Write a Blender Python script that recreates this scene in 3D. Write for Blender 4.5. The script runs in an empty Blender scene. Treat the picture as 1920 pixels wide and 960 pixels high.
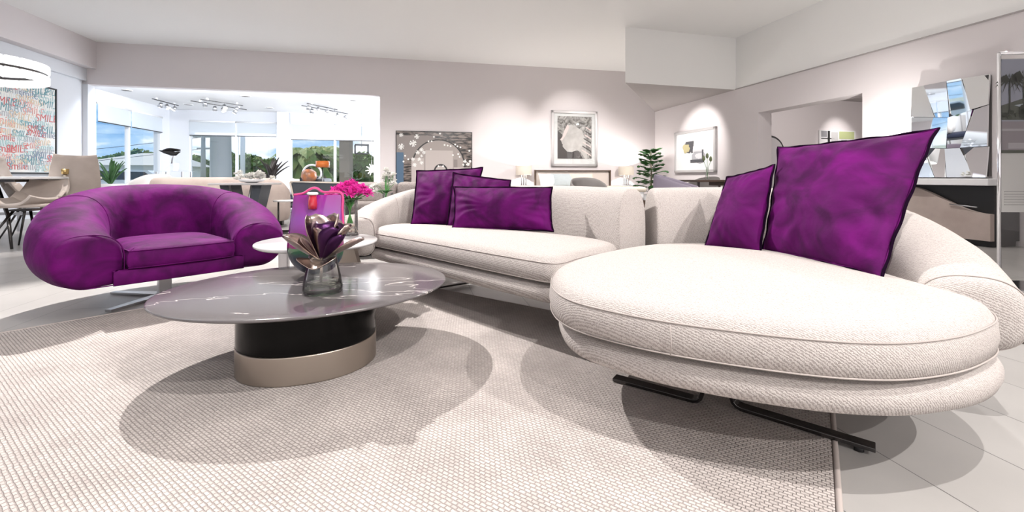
import bpy, bmesh, math, random
from mathutils import Vector, Matrix, Euler, noise
random.seed(7)
PI = math.pi
SC = bpy.context.scene
COL = SC.collection
# ---------------------------------------------------------------- camera
FPX = 820.0; HY = 332.0; EYE = 0.76
cam_d = bpy.data.cameras.new('camera'); cam = bpy.data.objects.new('camera', cam_d); COL.objects.link(cam)
cam.location = (0, 0, EYE); cam.rotation_euler = (PI/2, 0, 0)
cam_d.sensor_width = 36; cam_d.lens = FPX/1920*36
cam_d.shift_y = -(480-HY)/1920; cam_d.clip_start = .05; cam_d.clip_end = 400
SC.camera = cam
SC.view_settings.view_transform = 'Standard'; SC.view_settings.look = 'None'
SC.view_settings.gamma = 1; SC.view_settings.use_curve_mapping = False
SC.view_settings.exposure = 0.68
try:
    SC.cycles.max_bounces = 10; SC.cycles.transparent_max_bounces = 16
    SC.cycles.sample_clamp_indirect = 4; SC.cycles.caustics_reflective = False; SC.cycles.caustics_refractive = False
except Exception: pass
TH = math.radians(12.4); SN, CS = math.sin(TH), math.cos(TH)
def b2w(bx, by, z=0): return Vector((bx*CS - by*SN, bx*SN + by*CS, z))
def ray(px): dx = (px-960)/FPX; return (dx*CS + SN, CS - dx*SN)      # ground direction per metre of depth, building axes
def Dp(px, py, d): return Vector(((px-960)/FPX*d, d, EYE + (HY-py)/FPX*d))
def Fp(px, py, z=0): d = (EYE-z)*FPX/(py-HY); return Vector(((px-960)/FPX*d, d, z))
def onx(px, py, bx): r = ray(px); t = bx/r[0]; return (bx, r[1]*t, EYE + (HY-py)/FPX*t)
def ony(px, py, by): r = ray(px); t = by/r[1]; return (r[0]*t, by, EYE + (HY-py)/FPX*t)
# ---------------------------------------------------------------- sky
W = bpy.data.worlds.new('sky'); SC.world = W; W.use_nodes = True
nt = W.node_tree; N = nt.nodes; L = nt.links; N.clear()
out = N.new('ShaderNodeOutputWorld'); bg = N.new('ShaderNodeBackground'); L.new(bg.outputs[0], out.inputs[0])
tc = N.new('ShaderNodeTexCoord'); mp = N.new('ShaderNodeMapping'); mp.inputs['Scale'].default_value = (1, 1, 2.6)
L.new(tc.outputs['Generated'], mp.inputs[0])
ns = N.new('ShaderNodeTexNoise'); ns.inputs['Scale'].default_value = 5.5; ns.inputs['Detail'].default_value = 7; ns.inputs['Roughness'].default_value = .56
L.new(mp.outputs[0], ns.inputs[0])
cr = N.new('ShaderNodeValToRGB'); cr.color_ramp.elements[0].position = .40; cr.color_ramp.elements[0].color = (.16, .36, .66, 1)
cr.color_ramp.elements[1].position = .57; cr.color_ramp.elements[1].color = (.86, .89, .95, 1)
e = cr.color_ramp.elements.new(.5); e.color = (.40, .58, .80, 1)
L.new(ns.outputs[0], cr.inputs[0]); L.new(cr.outputs[0], bg.inputs[0]); bg.inputs[1].default_value = .85
# ---------------------------------------------------------------- lights
def lamp(name, kind, loc, power, color=(1, 1, 1), rot=None, target=None, **kw):
    d = bpy.data.lights.new(name, kind); d.energy = power; d.color = color
    for k, v in kw.items(): setattr(d, k, v)
    o = bpy.data.objects.new(name, d); COL.objects.link(o); o.location = loc
    if target is not None: o.rotation_euler = (Vector(target)-Vector(loc)).to_track_quat('-Z', 'Y').to_euler()
    elif rot: o.rotation_euler = rot
    return o
lamp('sun', 'SUN', (0, 0, 30), 3.4, (1, .97, .92), target=(.6, -.5, 29.0), angle=.01)
WARM = (1, .95, .92)
lamp('overhead_fill_light', 'AREA', b2w(-.3, 1.2, 3.58), 12, WARM, rot=(0, 0, TH), shape='RECTANGLE', size=6.5, size_y=5)  # added soft fill lamps, unseen above the view; no ceiling panels are built
lamp('overhead_fill_light', 'AREA', b2w(3.9, 3.4, 3.58), 9, WARM, rot=(0, 0, TH), shape='RECTANGLE', size=3.5, size_y=3)
lamp('overhead_fill_light', 'AREA', b2w(-4.4, 3.2, 3.58), 34, (.84, .90, 1), rot=(0, 0, TH), shape='RECTANGLE', size=3.5, size_y=4)  # added fill as well, tinted blue like daylight on the left floor
lamp('rear_fill_light', 'AREA', b2w(0, -3.9, 1.75), 66, (1, .985, .98), target=b2w(0, 6, 1.75), shape='RECTANGLE', size=12.5, size_y=3.3)  # added fill lamp behind the camera, in front of a closed rear wall
lamp('showroom_fill_light', 'AREA', b2w(-3.8, 11.45, 2.8), 200, (.9, .94, 1), target=b2w(-3.9, 13.4, .6), shape='RECTANGLE', size=5.5, size_y=.5)  # added fill lamp hidden behind the header to brighten the showroom
lamp('showroom_fill_light', 'AREA', b2w(1.8, 13.2, 1.5), 230, (.9, .94, 1), target=b2w(-5, 13.2, 1.6), shape='RECTANGLE', size=3, size_y=2.2)  # second added showroom fill, hidden behind the back wall
lamp('side_room_light', 'POINT', b2w(9.6, 7.2, 2.3), 115, WARM, shadow_soft_size=.25)
def spot(loc, tgt, p, ang=75, blend=.25, r=.014, col=WARM):
    return lamp('track_spotlight', 'SPOT', loc, p, col, target=tgt, spot_size=math.radians(ang), spot_blend=blend, shadow_soft_size=r)
TBL = (-.85, 1.85, .3)
spot((-2.75, 4.25, 3.45), (-.5, 1.7, 0), 800, 90)
spot((1.0, .2, 3.45), (.2, 1.7, 0), 210, 100)
spot((2.8, -.8, 3.45), (0, 1.7, 0), 330, 80)
spot((2.0, -2.9, 3.45), (-.4, 1.6, 0), 270, 75)
spot((3.8, 3.9, 3.4), (1.4, 1.6, 0), 120, 75)
for q in ((-4.2, 5.6), (-1.2, 6.2), (1.4, 6.2)):      # ceiling downlights over the middle of the shop
    spot(b2w(q[0], q[1], 3.5), b2w(q[0]*1.05, q[1]+2.2, 0), 300, 100, .6)
spot(b2w(5.2, 8.3, 2.5), b2w(4.6, 10, 0), 160, 120, .8)
spot(b2w(4.6, 3.6, 3.5), b2w(5.6, 5.6, 0), 160, 90, .8)
# wall washers
spot(b2w(3.4, 8.6, 3.5), b2w(4.1, 11, 1.8), 150, 55, .9)
spot(b2w(4.9, 8.6, 2.55), b2w(6.48, 9.0, 1.5), 110, 62, .6)
spot(b2w(2.4, 8.9, 3.5), b2w(2.3, 11, 1.4), 110, 60, .9)
# ---------------------------------------------------------------- materials
def mat(name, col, rough=.5, metal=0, bump=None, var=None, **kw):
    m = bpy.data.materials.new(name); m.use_nodes = True; t = m.node_tree; p = t.nodes['Principled BSDF']
    p.inputs['Base Color'].default_value = (*col, 1); p.inputs['Roughness'].default_value = rough; p.inputs['Metallic'].default_value = metal
    for k, v in kw.items():
        k = k.replace('_', ' ')
        p.inputs[k].default_value = (*v, 1) if isinstance(v, tuple) else v
    if bump or var:
        c = t.nodes.new('ShaderNodeTexCoord')
    if bump:
        n = t.nodes.new('ShaderNodeTexNoise'); n.inputs['Scale'].default_value = bump[0]; n.inputs['Detail'].default_value = 4
        b = t.nodes.new('ShaderNodeBump'); b.inputs['Strength'].default_value = bump[1]; b.inputs['Distance'].default_value = bump[2] if len(bump) > 2 else .01
        t.links.new(c.outputs['Object'], n.inputs[0]); t.links.new(n.outputs[0], b.inputs['Height']); t.links.new(b.outputs[0], p.inputs['Normal'])
    if var:      # (scale, other colour, low, high)
        n = t.nodes.new('ShaderNodeTexNoise'); n.inputs['Scale'].default_value = var[0]; n.inputs['Detail'].default_value = 5
        r = t.nodes.new('ShaderNodeValToRGB'); r.color_ramp.elements[0].color = (*col, 1); r.color_ramp.elements[1].color = (*var[1], 1)
        r.color_ramp.elements[0].position = var[2] if len(var) > 2 else .35; r.color_ramp.elements[1].position = var[3] if len(var) > 3 else .65
        t.links.new(c.outputs['Object'], n.inputs[0]); t.links.new(n.outputs[0], r.inputs[0]); t.links.new(r.outputs[0], p.inputs['Base Color'])
    return m
def glass(name, tint=(1, 1, 1), tr=.85, rough=.02):
    m = bpy.data.materials.new(name); m.use_nodes = True; t = m.node_tree; t.nodes.clear()
    o = t.nodes.new('ShaderNodeOutputMaterial'); mx = t.nodes.new('ShaderNodeMixShader'); a = t.nodes.new('ShaderNodeBsdfTransparent'); g = t.nodes.new('ShaderNodeBsdfGlossy')
    f = t.nodes.new('ShaderNodeLayerWeight'); f.inputs[0].default_value = 1-tr
    mn = t.nodes.new('ShaderNodeMath'); mn.operation = 'MULTIPLY_ADD'; mn.inputs[1].default_value = .85; mn.inputs[2].default_value = .05
    t.links.new(f.outputs['Fresnel'], mn.inputs[0]); t.links.new(mn.outputs[0], mx.inputs[0])
    a.inputs[0].default_value = (*tint, 1); g.inputs['Roughness'].default_value = rough
    t.links.new(a.outputs[0], mx.inputs[1]); t.links.new(g.outputs[0], mx.inputs[2]); t.links.new(mx.outputs[0], o.inputs[0])
    return m
def emit(name, col, s):
    m = mat(name, col, .5); p = m.node_tree.nodes['Principled BSDF']; p.inputs['Emission Color'].default_value = (*col, 1); p.inputs['Emission Strength'].default_value = s; return m
def weave_mat(name, c1, c2, sx, sz, bumpd, rough=.9, sheen=.0, mode='3d'):
    m = mat(name, c1, rough); t = m.node_tree; p = t.nodes['Principled BSDF']; c = t.nodes.new('ShaderNodeTexCoord')
    p.inputs['Sheen Weight'].default_value = sheen
    n = t.nodes.new('ShaderNodeTexNoise'); n.inputs['Scale'].default_value = 190; n.inputs['Detail'].default_value = 3
    mp = t.nodes.new('ShaderNodeMapping'); mp.inputs['Scale'].default_value = (sx, sx, sz)
    w1 = t.nodes.new('ShaderNodeTexWave'); w1.bands_direction = 'DIAGONAL'; w1.inputs['Scale'].default_value = 1; w1.inputs['Distortion'].default_value = 5; w1.inputs['Detail'].default_value = 2; w1.inputs['Detail Scale'].default_value = 3
    t.links.new(c.outputs['Object'], n.inputs[0]); t.links.new(c.outputs['Object'], mp.inputs[0]); t.links.new(mp.outputs[0], w1.inputs[0])
    a = t.nodes.new('ShaderNodeMath'); a.operation = 'ADD'; t.links.new(n.outputs[0], a.inputs[0]); t.links.new(w1.outputs['Fac'], a.inputs[1])
    h = t.nodes.new('ShaderNodeMath'); h.operation = 'MULTIPLY'; h.inputs[1].default_value = .5; t.links.new(a.outputs[0], h.inputs[0])
    r = t.nodes.new('ShaderNodeValToRGB'); r.color_ramp.elements[0].color = (*c2, 1); r.color_ramp.elements[1].color = (*c1, 1); r.color_ramp.elements[0].position = .25; r.color_ramp.elements[1].position = .6
    t.links.new(h.outputs[0], r.inputs[0]); t.links.new(r.outputs[0], p.inputs['Base Color'])
    b = t.nodes.new('ShaderNodeBump'); b.inputs['Strength'].default_value = .5; b.inputs['Distance'].default_value = bumpd
    t.links.new(h.outputs[0], b.inputs['Height']); t.links.new(b.outputs[0], p.inputs['Normal'])
    return m
M = {}
M['boucle'] = weave_mat('cream_woven_fabric', (.50, .462, .44), (.305, .272, .256), 75, 75, .003)
M['seam'] = mat('seam_thread', (.38, .34, .32), .9)
def velvet():
    m = mat('purple_velvet', (.11, .002, .12), .75, Sheen_Weight=.09, Sheen_Roughness=.35, Sheen_Tint=(.75, .18, .8), Specular_IOR_Level=.15)
    t = m.node_tree; p = t.nodes['Principled BSDF']; c = t.nodes.new('ShaderNodeTexCoord'); n = t.nodes.new('ShaderNodeTexNoise'); n.inputs['Scale'].default_value = 7; n.inputs['Detail'].default_value = 4; n.inputs['Distortion'].default_value = .8
    r = t.nodes.new('ShaderNodeValToRGB'); r.color_ramp.elements[0].color = (.038, .0003, .038, 1); r.color_ramp.elements[1].color = (.108, .001, .104, 1); r.color_ramp.elements[0].position = .35; r.color_ramp.elements[1].position = .68
    t.links.new(c.outputs['Object'], n.inputs[0]); t.links.new(n.outputs[0], r.inputs[0]); t.links.new(r.outputs[0], p.inputs['Base Color'])
    n2 = t.nodes.new('ShaderNodeTexNoise'); n2.inputs['Scale'].default_value = 16; n2.inputs['Detail'].default_value = 5; b = t.nodes.new('ShaderNodeBump'); b.inputs['Strength'].default_value = .35; b.inputs['Distance'].default_value = .012
    t.links.new(c.outputs['Object'], n2.inputs[0]); t.links.new(n2.outputs[0], b.inputs['Height']); t.links.new(b.outputs[0], p.inputs['Normal'])
    return m
M['velvet'] = velvet()
M['piping'] = mat('dark_plum_piping', (.006, .001, .008), .9, Specular_IOR_Level=.05)
M['steel'] = mat('brushed_steel', (.55, .55, .57), .28, 1)
M['darksteel'] = mat('dark_chrome', (.10, .095, .095), .22, 1)
M['chrome'] = mat('chrome', (.8, .8, .82), .08, 1)
M['bronze'] = mat('champagne_metal', (.42, .37, .32), .38, 1)
M['blackgloss'] = mat('black_lacquer', (.002, .002, .002), .14, Specular_IOR_Level=.12)
M['wall'] = mat('wall_paint', (.72, .675, .68), .85, bump=(300, .08, .002))
M['wall_cool'] = mat('wall_paint_white', (.70, .72, .76), .85)
M['ceil'] = mat('ceiling_paint', (.93, .925, .91), .9)
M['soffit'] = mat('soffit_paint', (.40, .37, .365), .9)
M['white'] = mat('white_paint', (.82, .82, .83), .4)
M['whitegloss'] = mat('white_lacquer', (.8, .8, .8), .12)
M['black'] = mat('black_paint', (.012, .012, .013), .45)
M['navy'] = mat('navy_fabric', (.025, .035, .075), .8, bump=(150, .2))
M['slate'] = mat('slate_leather', (.06, .07, .085), .5)
M['greyboucle'] = mat('grey_boucle', (.30, .26, .245), .95, bump=(120, .6, .01), var=(60, (.42, .38, .36)))
M['beige'] = mat('beige_upholstery', (.42, .345, .31), .85, bump=(120, .2), var=(4, (.50, .42, .38)))
M['shell'] = mat('taupe_chair_leather', (.50, .44, .40), .6, var=(5, (.42, .36, .32)))
M['lilac'] = mat('lilac_grey_fabric', (.36, .32, .40), .8)
M['greyfab'] = mat('warm_grey_fabric', (.25, .235, .225), .85)
M['cream'] = mat('cream_linen', (.72, .65, .56), .8)
M['glass'] = glass('clear_glass', (.99, .995, .99), .88)
M['pane'] = glass('window_glass', (.97, .985, .99), .94)
M['leaf'] = mat('dark_green_leaf', (.02, .07, .022), .45, var=(6, (.05, .15, .04)))
M['leaf2'] = mat('fresh_green_leaf', (.06, .28, .05), .5)
M['tree'] = mat('tree_foliage', (.04, .11, .02), .8, var=(.8, (.20, .28, .05)))
M['palm'] = mat('palm_foliage', (.10, .18, .03), .7, var=(2, (.25, .27, .06)))
M['bark'] = mat('bark', (.22, .18, .14), .9)
M['magenta'] = mat('magenta_petal', (.62, .01, .30), .6, var=(25, (.80, .06, .45)))
M['whitepetal'] = mat('white_petal', (.85, .84, .80), .6)
M['amber'] = mat('amber_glass', (.55, .14, .02), .15, Coat_Weight=.5)
M['bulb'] = emit('lamp_glow', (1, .97, .93), 6)
M['warmglow'] = emit('warm_glow', (1, .7, .25), 3)
M['mirror'] = mat('mirror', (.9, .92, .93), .02, 1)
M['concrete'] = mat('concrete', (.38, .38, .37), .9, bump=(20, .3))
M['wood'] = mat('dark_wood', (.08, .05, .035), .5)
# ---------------------------------------------------------------- mesh helpers
def bx(bm, c, s, rz=0, bev=0, seg=2, mi=0, rot=None):
    r = bmesh.ops.create_cube(bm, size=1); vs = r['verts']
    R = rot if rot is not None else Matrix.Rotation(rz, 4, 'Z')
    bmesh.ops.transform(bm, verts=vs, matrix=Matrix.Translation(c) @ R @ Matrix.Diagonal((*s, 1)))
    fs = set(f for v in vs for f in v.link_faces)
    for f in fs: f.material_index = mi
    if bev:
        es = list(set(e for v in vs for e in v.link_edges))
        rr = bmesh.ops.bevel(bm, geom=es, offset=bev, segments=seg, profile=.5, affect='EDGES')
        for f in rr['faces']: f.material_index = mi
    return bm
def box(c, s, rz=0, bev=0, seg=2): return bx(bmesh.new(), c, s, rz, bev, seg)
def tube(bm, pts, r, n=8, closed=False, mi=0):
    pts = [Vector(p) for p in pts]; rs = r if isinstance(r, (list, tuple)) else [r]*len(pts); rings = []; up = None
    K = len(pts)
    for i, p in enumerate(pts):
        if closed: t = (pts[(i+1) % K]-pts[i-1])
        else: t = pts[min(i+1, K-1)]-pts[max(i-1, 0)]
        if t.length < 1e-9: t = Vector((0, 0, 1))
        t.normalize()
        if up is None: up = Vector((0, 0, 1)) if abs(t.z) < .9 else Vector((1, 0, 0))
        a = t.cross(up)
        if a.length < 1e-4: a = t.orthogonal()
        a.normalize(); b = a.cross(t).normalized(); up = b
        rings.append([bm.verts.new(p + (a*math.cos(2*PI*k/n) + b*math.sin(2*PI*k/n))*rs[i]) for k in range(n)])
    for i in range(K if closed else K-1):
        A, B = rings[i], rings[(i+1) % K]
        for k in range(n):
            f = bm.faces.new((A[k], A[(k+1) % n], B[(k+1) % n], B[k])); f.material_index = mi; f.smooth = True
    if not closed:
        for rg in (rings[0][::-1], rings[-1]):
            f = bm.faces.new(rg); f.material_index = mi
    return bm
def lathe(bm, prof, c=(0, 0, 0), n=32, sx=1, sy=1, mi=0, rz=0, cap=True):
    rings = []
    for r, z in prof:
        ring = []
        for k in range(n):
            a = 2*PI*k/n; x = r*math.cos(a)*sx; y = r*math.sin(a)*sy
            ring.append(bm.verts.new((c[0] + x*math.cos(rz)-y*math.sin(rz), c[1] + x*math.sin(rz)+y*math.cos(rz), c[2]+z)))
        rings.append(ring)
    for A, B in zip(rings, rings[1:]):
        for k in range(n):
            f = bm.faces.new((A[k], A[(k+1) % n], B[(k+1) % n], B[k])); f.smooth = True; f.material_index = mi
    if cap:
        if prof[0][0] > 1e-5: bm.faces.new(rings[0][::-1]).material_index = mi
        if prof[-1][0] > 1e-5: bm.faces.new(rings[-1]).material_index = mi
    return bm
def cr1(a, b, c, d, t): return .5*((2*b) + (c-a)*t + (2*a-5*b+4*c-d)*t*t + (3*b-a-3*c+d)*t**3)
def crom(P, n, closed=False):
    K = len(P); outp = []; segs = K if closed else K-1
    for s in range(n):
        u = s/n*segs if closed else s/(n-1)*segs
        i = min(int(u), segs-1); t = u-i
        g = (lambda j: P[j % K]) if closed else (lambda j: P[max(0, min(K-1, j))])
        outp.append([cr1(g(i-1)[k], g(i)[k], g(i+1)[k], g(i+2)[k], t) for k in range(len(P[0]))])
    return outp
def cross(a, e, low=None):      # superellipse section; low = exponents (inner side, outer side) of the lower half
    ca, sa = math.cos(a), math.sin(a)
    if low and sa < 0: e = low[0] if ca > 0 else low[1]
    return math.copysign(abs(ca)**(2/e), ca), math.copysign(abs(sa)**(2/e), sa)
def sweep(stations, n=60, m=40, e=2.7, caps=((0, 1), (.022, .95), (.038, .82), (.046, .55)), cap2=None, low=None):
    """soft upholstered body: stations (x, y, z0, z1, width) along a plan curve"""
    bm = bmesh.new(); S = crom(stations, n); rings = []
    def ring(s, t, k=1, off=0):
        x, y, z0, z1, w = s; nrm = Vector((t.y, -t.x, 0)); R = []
        for j in range(m):
            a = 2*PI*j/m
            u, v = cross(a, e, low); R.append(bm.verts.new(Vector((x, y, (z0+z1)/2+v*(z1-z0)/2*k)) + nrm*u*w/2*k + t*off))
        return R
    T = []
    for i in range(n):
        a, b = S[max(0, i-1)], S[min(n-1, i+1)]; T.append(Vector((b[0]-a[0], b[1]-a[1], 0)).normalized())
    c2 = cap2 or caps
    for off, k in reversed(caps[1:]): rings.append(ring(S[0], T[0], k, -off))
    for i in range(n): rings.append(ring(S[i], T[i]))
    for off, k in c2[1:]: rings.append(ring(S[-1], T[-1], k, off))
    for A, B in zip(rings, rings[1:]):
        for j in range(m):
            f = bm.faces.new((A[j], A[(j+1) % m], B[(j+1) % m], B[j])); f.smooth = True
    for R, off in ((rings[0][::-1], 0), (rings[-1], 0)):
        c = sum((v.co for v in R), Vector())/m; cv = bm.verts.new(c)
        for j in range(m): bm.faces.new((R[j], R[(j+1) % m], cv)).smooth = True
    bmesh.ops.recalc_face_normals(bm, faces=bm.faces)
    return bm
def sweep_ring(s, t, off, e=2.7, k=1.0, m=60, low=None, flip=1):
    x, y, z0, z1, w = s; nrm = Vector((t[1], -t[0], 0)); T = Vector((t[0], t[1], 0)); P = []
    for j in range(m):
        u, v = cross(2*PI*j/m, e, low); P.append(Vector((x, y, (z0+z1)/2 + v*(z1-z0)/2*k)) + nrm*u*flip*w/2*k + T*off)
    return P
def outline(poly, n=120): return [Vector((p[0], p[1], 0)) for p in crom(poly, n, True)]
def offset(P, d):      # inset (d > 0 inwards) a closed counter-clockwise or clockwise outline
    K = len(P); A = sum(P[i].x*P[(i+1) % K].y-P[(i+1) % K].x*P[i].y for i in range(K)); s = 1 if A > 0 else -1; R = []; wd = 4 if K > 110 and d > .02 else 1
    for i in range(K):
        t = (P[(i+wd) % K]-P[i-wd]).normalized(); R.append(P[i] + Vector((-t.y, t.x, 0))*d*s)
    return R
def slab(P, prof, crown=0.0, rings=6, under=True):
    """closed soft slab: outline P, profile [(inset, z)] from bottom to top, domed top"""
    bm = bmesh.new(); K = len(P); RR = []
    def off_(d):
        Q = offset(P, d)
        if K > 110 and d > .014:
            for _ in range(int(d*500)): Q = [(Q[i-1]+Q[i]*2+Q[(i+1) % K])/4 for i in range(K)]
        return Q
    for d, z in prof: RR.append([bm.verts.new((p.x, p.y, z)) for p in off_(d)])
    top = off_(prof[-1][0]); c = sum(top, Vector())/K; zt = prof[-1][1]
    for r in range(1, rings+1):
        k = 1-r/(rings+1); RR.append([bm.verts.new((c.x+(p.x-c.x)*k, c.y+(p.y-c.y)*k, zt+crown*(1-k*k))) for p in top])
    for A, B in zip(RR, RR[1:]):
        for j in range(K): bm.faces.new((A[j], A[(j+1) % K], B[(j+1) % K], B[j])).smooth = True
    cv = bm.verts.new((c.x, c.y, zt+crown)); A = RR[-1]
    for j in range(K): bm.faces.new((A[j], A[(j+1) % K], cv)).smooth = True
    bm.faces.new(RR[0][::-1])
    bmesh.ops.recalc_face_normals(bm, faces=bm.faces)
    return bm
def grid(fn, nu, nv, smooth=True, bm=None, mi=0):
    bm = bm or bmesh.new(); V = [[bm.verts.new(fn(i/nu, j/nv)) for j in range(nv+1)] for i in range(nu+1)]
    for i in range(nu):
        for j in range(nv):
            f = bm.faces.new((V[i][j], V[i+1][j], V[i+1][j+1], V[i][j+1])); f.smooth = smooth; f.material_index = mi
    return bm
def prism(bm, pts, axis_vec, mi=0):   # polygon extruded by a vector
    a = [bm.verts.new(p) for p in pts]; b = [bm.verts.new(Vector(p)+Vector(axis_vec)) for p in pts]; n = len(pts)
    fs = [bm.faces.new(a[::-1]), bm.faces.new(b)] + [bm.faces.new((a[i], a[(i+1) % n], b[(i+1) % n], b[i])) for i in range(n)]
    for f in fs: f.material_index = mi
    return bm
def fix(bm): bmesh.ops.recalc_face_normals(bm, faces=bm.faces); return bm
# ---------------------------------------------------------------- object helpers
def thing(name, label, cat, loc=(0, 0, 0), rz=0, group=None):
    o = bpy.data.objects.new(name, None); COL.objects.link(o); o.location = loc; o.rotation_euler = (0, 0, rz)
    o.empty_display_size = .1; o['label'] = label; o['category'] = cat
    if group: o['group'] = group
    return o
def wm(o):
    m = Matrix.Translation(o.location) @ o.rotation_euler.to_matrix().to_4x4()
    return wm(o.parent) @ m if o.parent else m
def obj(name, bm, m, parent=None, ws=False, mods=None, label=None):
    """one mesh object; ws = the mesh is given in world coordinates"""
    if ws and parent: bmesh.ops.transform(bm, matrix=wm(parent).inverted(), verts=bm.verts)
    me = bpy.data.meshes.new(name); bm.to_mesh(me); bm.free()
    for x in (m if isinstance(m, (list, tuple)) else [m]): me.materials.append(x)
    o = bpy.data.objects.new(name, me); COL.objects.link(o)
    if parent: o.parent = parent
    if label: o['label'] = label
    for k, kw in (mods or []):
        md = o.modifiers.new(k.lower(), k)
        for a, v in kw.items(): setattr(md, a, v)
    return o
def tag(o, label, cat, group=None, kind=None):
    if label: o['label'] = label; o['category'] = cat
    if group: o['group'] = group
    if kind: o['kind'] = kind
    return o
def struct(name, bm, m, parent=None, bld=True, **kw):
    o = obj(name, bm, m, parent, **kw)
    if bld and not parent: o.rotation_euler = (0, 0, TH)
    if not parent: o['kind'] = 'structure'
    return o
def copy_tree(o, parent=None):
    c = o.copy(); COL.objects.link(c)
    if parent: c.parent = parent
    for ch in list(o.children): copy_tree(ch, c)
    return c
SOL = lambda t: [('SOLIDIFY', dict(thickness=t, offset=0))]

# ================================================================= SETTING
Xr, Yb, Xl, Hc = 6.48, 11.0, -6.9, 3.64
def tile_mat():
    m = mat('floor_tiles', (.42, .41, .40), .32, Specular_IOR_Level=.5); t = m.node_tree; p = t.nodes['Principled BSDF']
    c = t.nodes.new('ShaderNodeTexCoord'); mp = t.nodes.new('ShaderNodeMapping'); mp.vector_type = 'POINT'
    mp.inputs['Rotation'].default_value = (0, 0, PI/2); mp.inputs['Location'].default_value = (0, -.362, 0)
    sx = t.nodes.new('ShaderNodeSeparateXYZ'); cb = t.nodes.new('ShaderNodeCombineXYZ'); ad = t.nodes.new('ShaderNodeMath'); ad.inputs[1].default_value = 20*.295-.362
    t.links.new(c.outputs['Object'], sx.inputs[0]); t.links.new(sx.outputs[0], ad.inputs[0]); t.links.new(ad.outputs[0], cb.inputs[1]); t.links.new(sx.outputs[1], cb.inputs[0])
    t.nodes.remove(mp)
    br = t.nodes.new('ShaderNodeTexBrick'); br.inputs['Scale'].default_value = 1; br.inputs['Brick Width'].default_value = 1.2; br.inputs['Row Height'].default_value = .295
    br.inputs['Mortar Size'].default_value = .0016; br.inputs['Mortar Smooth'].default_value = .1; br.inputs['Bias'].default_value = 0
    br.inputs['Color1'].default_value = (.41, .395, .38, 1); br.inputs['Color2'].default_value = (.45, .435, .42, 1); br.inputs['Mortar'].default_value = (.13, .125, .12, 1)
    t.links.new(cb.outputs[0], br.inputs[0])
    n = t.nodes.new('ShaderNodeTexNoise'); n.inputs['Scale'].default_value = 3; n.inputs['Detail'].default_value = 8; t.links.new(c.outputs['Object'], n.inputs[0])
    mx = t.nodes.new('ShaderNodeMix'); mx.data_type = 'RGBA'; mx.blend_type = 'MULTIPLY'; mx.inputs[0].default_value = .25
    t.links.new(br.outputs[0], mx.inputs[6]); t.links.new(n.outputs[0], mx.inputs[7]); t.links.new(mx.outputs[2], p.inputs['Base Color'])
    return m
struct('floor', box((1, 5, -.1), (22, 24, .2)), tile_mat())
# walls
bm = bmesh.new(); bx(bm, (-3.875, Yb+.1, 3.185), (6.05, .2, .91)); bx(bm, (2.865, Yb+.1, 1.82), (7.43, .2, 3.64)); struct('wall_back', bm, M['wall'])
bm = bmesh.new(); bx(bm, (Xl-.1, 3, 1.82), (.2, 16, 3.64)); struct('wall_left', bm, M['wall_cool'])
bm = bmesh.new(); bx(bm, (Xl+.13, 3, 3.35), (.26, 16, .58)); struct('trim_1', bm, M['wall'])
bm = bmesh.new(); bx(bm, (Xl+.04, 3, 2.93), (.08, 16, .25)); struct('trim_2', bm, M['wall_cool'])
DH, Y0, Y1 = 2.01, 5.23, 7.25
bm = bmesh.new(); bx(bm, (Xr+.15, (-4+Y0)/2, 1.285), (.3, Y0+4, 2.57)); bx(bm, (Xr+.15, (Y1+11.2)/2, 1.285), (.3, 11.2-Y1, 2.57)); bx(bm, (Xr+.15, (Y0+Y1)/2, (DH+2.57)/2), (.3, Y1-Y0, 2.57-DH))
struct('wall_right', bm, M['wall'])
struct('trim_3', box((Xr+.15, 3.6, 3.11), (.3, 15.2, 1.07)), M['ceil'])
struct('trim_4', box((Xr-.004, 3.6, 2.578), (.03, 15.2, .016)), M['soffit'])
struct('wall_rear', box((0, -4.1, 1.82), (14, .2, 3.64)), M['wall'])
struct('ceiling', box((0, 3.5, Hc+.1), (14, 15.4, .2)), M['ceil'])
# lowered soffit corner above the right back corner
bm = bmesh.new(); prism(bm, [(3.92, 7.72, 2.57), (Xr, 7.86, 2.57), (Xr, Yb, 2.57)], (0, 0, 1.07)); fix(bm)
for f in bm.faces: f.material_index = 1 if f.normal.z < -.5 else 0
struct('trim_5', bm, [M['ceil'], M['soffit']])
# far showroom
bm = bmesh.new(); FX, FY, FH = -7.4, 15.4, 2.85
bx(bm, (FX-.1, 11.7, 1.42), (.2, 1.04, FH)); bx(bm, (FX-.1, 15.2, 1.42), (.2, .5, FH)); bx(bm, (FX-.1, 13.6, .2), (.2, 2.74, .7)); bx(bm, (FX-.1, 13.6, 2.7), (.2, 2.74, .3))
bx(bm, (-7.1, 11.1, 1.42), (.6, .2, FH)); fix(bm)
struct('wall_showroom_left', bm, M['wall_cool'])
WB = [(-6.87, -4.36, .55), (-3.97, -1.35, .4)]
bm = bmesh.new()
bx(bm, (-7.2, FY+.1, 1.42), (.66, .2, FH)); bx(bm, (-4.165, FY+.1, 1.42), (.39, .2, FH)); bx(bm, (.9, FY+.1, 1.42), (4.5, .2, FH)); bx(bm, (-2.2, FY+.1, 2.7), (9.4, .2, .36))
for a, b, s in WB: bx(bm, ((a+b)/2, FY+.1, s/2-.05), (b-a, .2, s+.1))
struct('wall_showroom_back', bm, M['wall_cool'])
struct('trim_6', box((-4.165, FY-.1, 1.42), (.3, .25, FH)), M['wall_cool'])
struct('wall_showroom_right', box((3.2, 13.3, 1.42), (.2, 4.4, FH)), M['wall_cool'])
struct('ceiling_showroom', box((-2.1, 13.3, FH+.1), (11, 4.4, .2)), M['white'])
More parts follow.
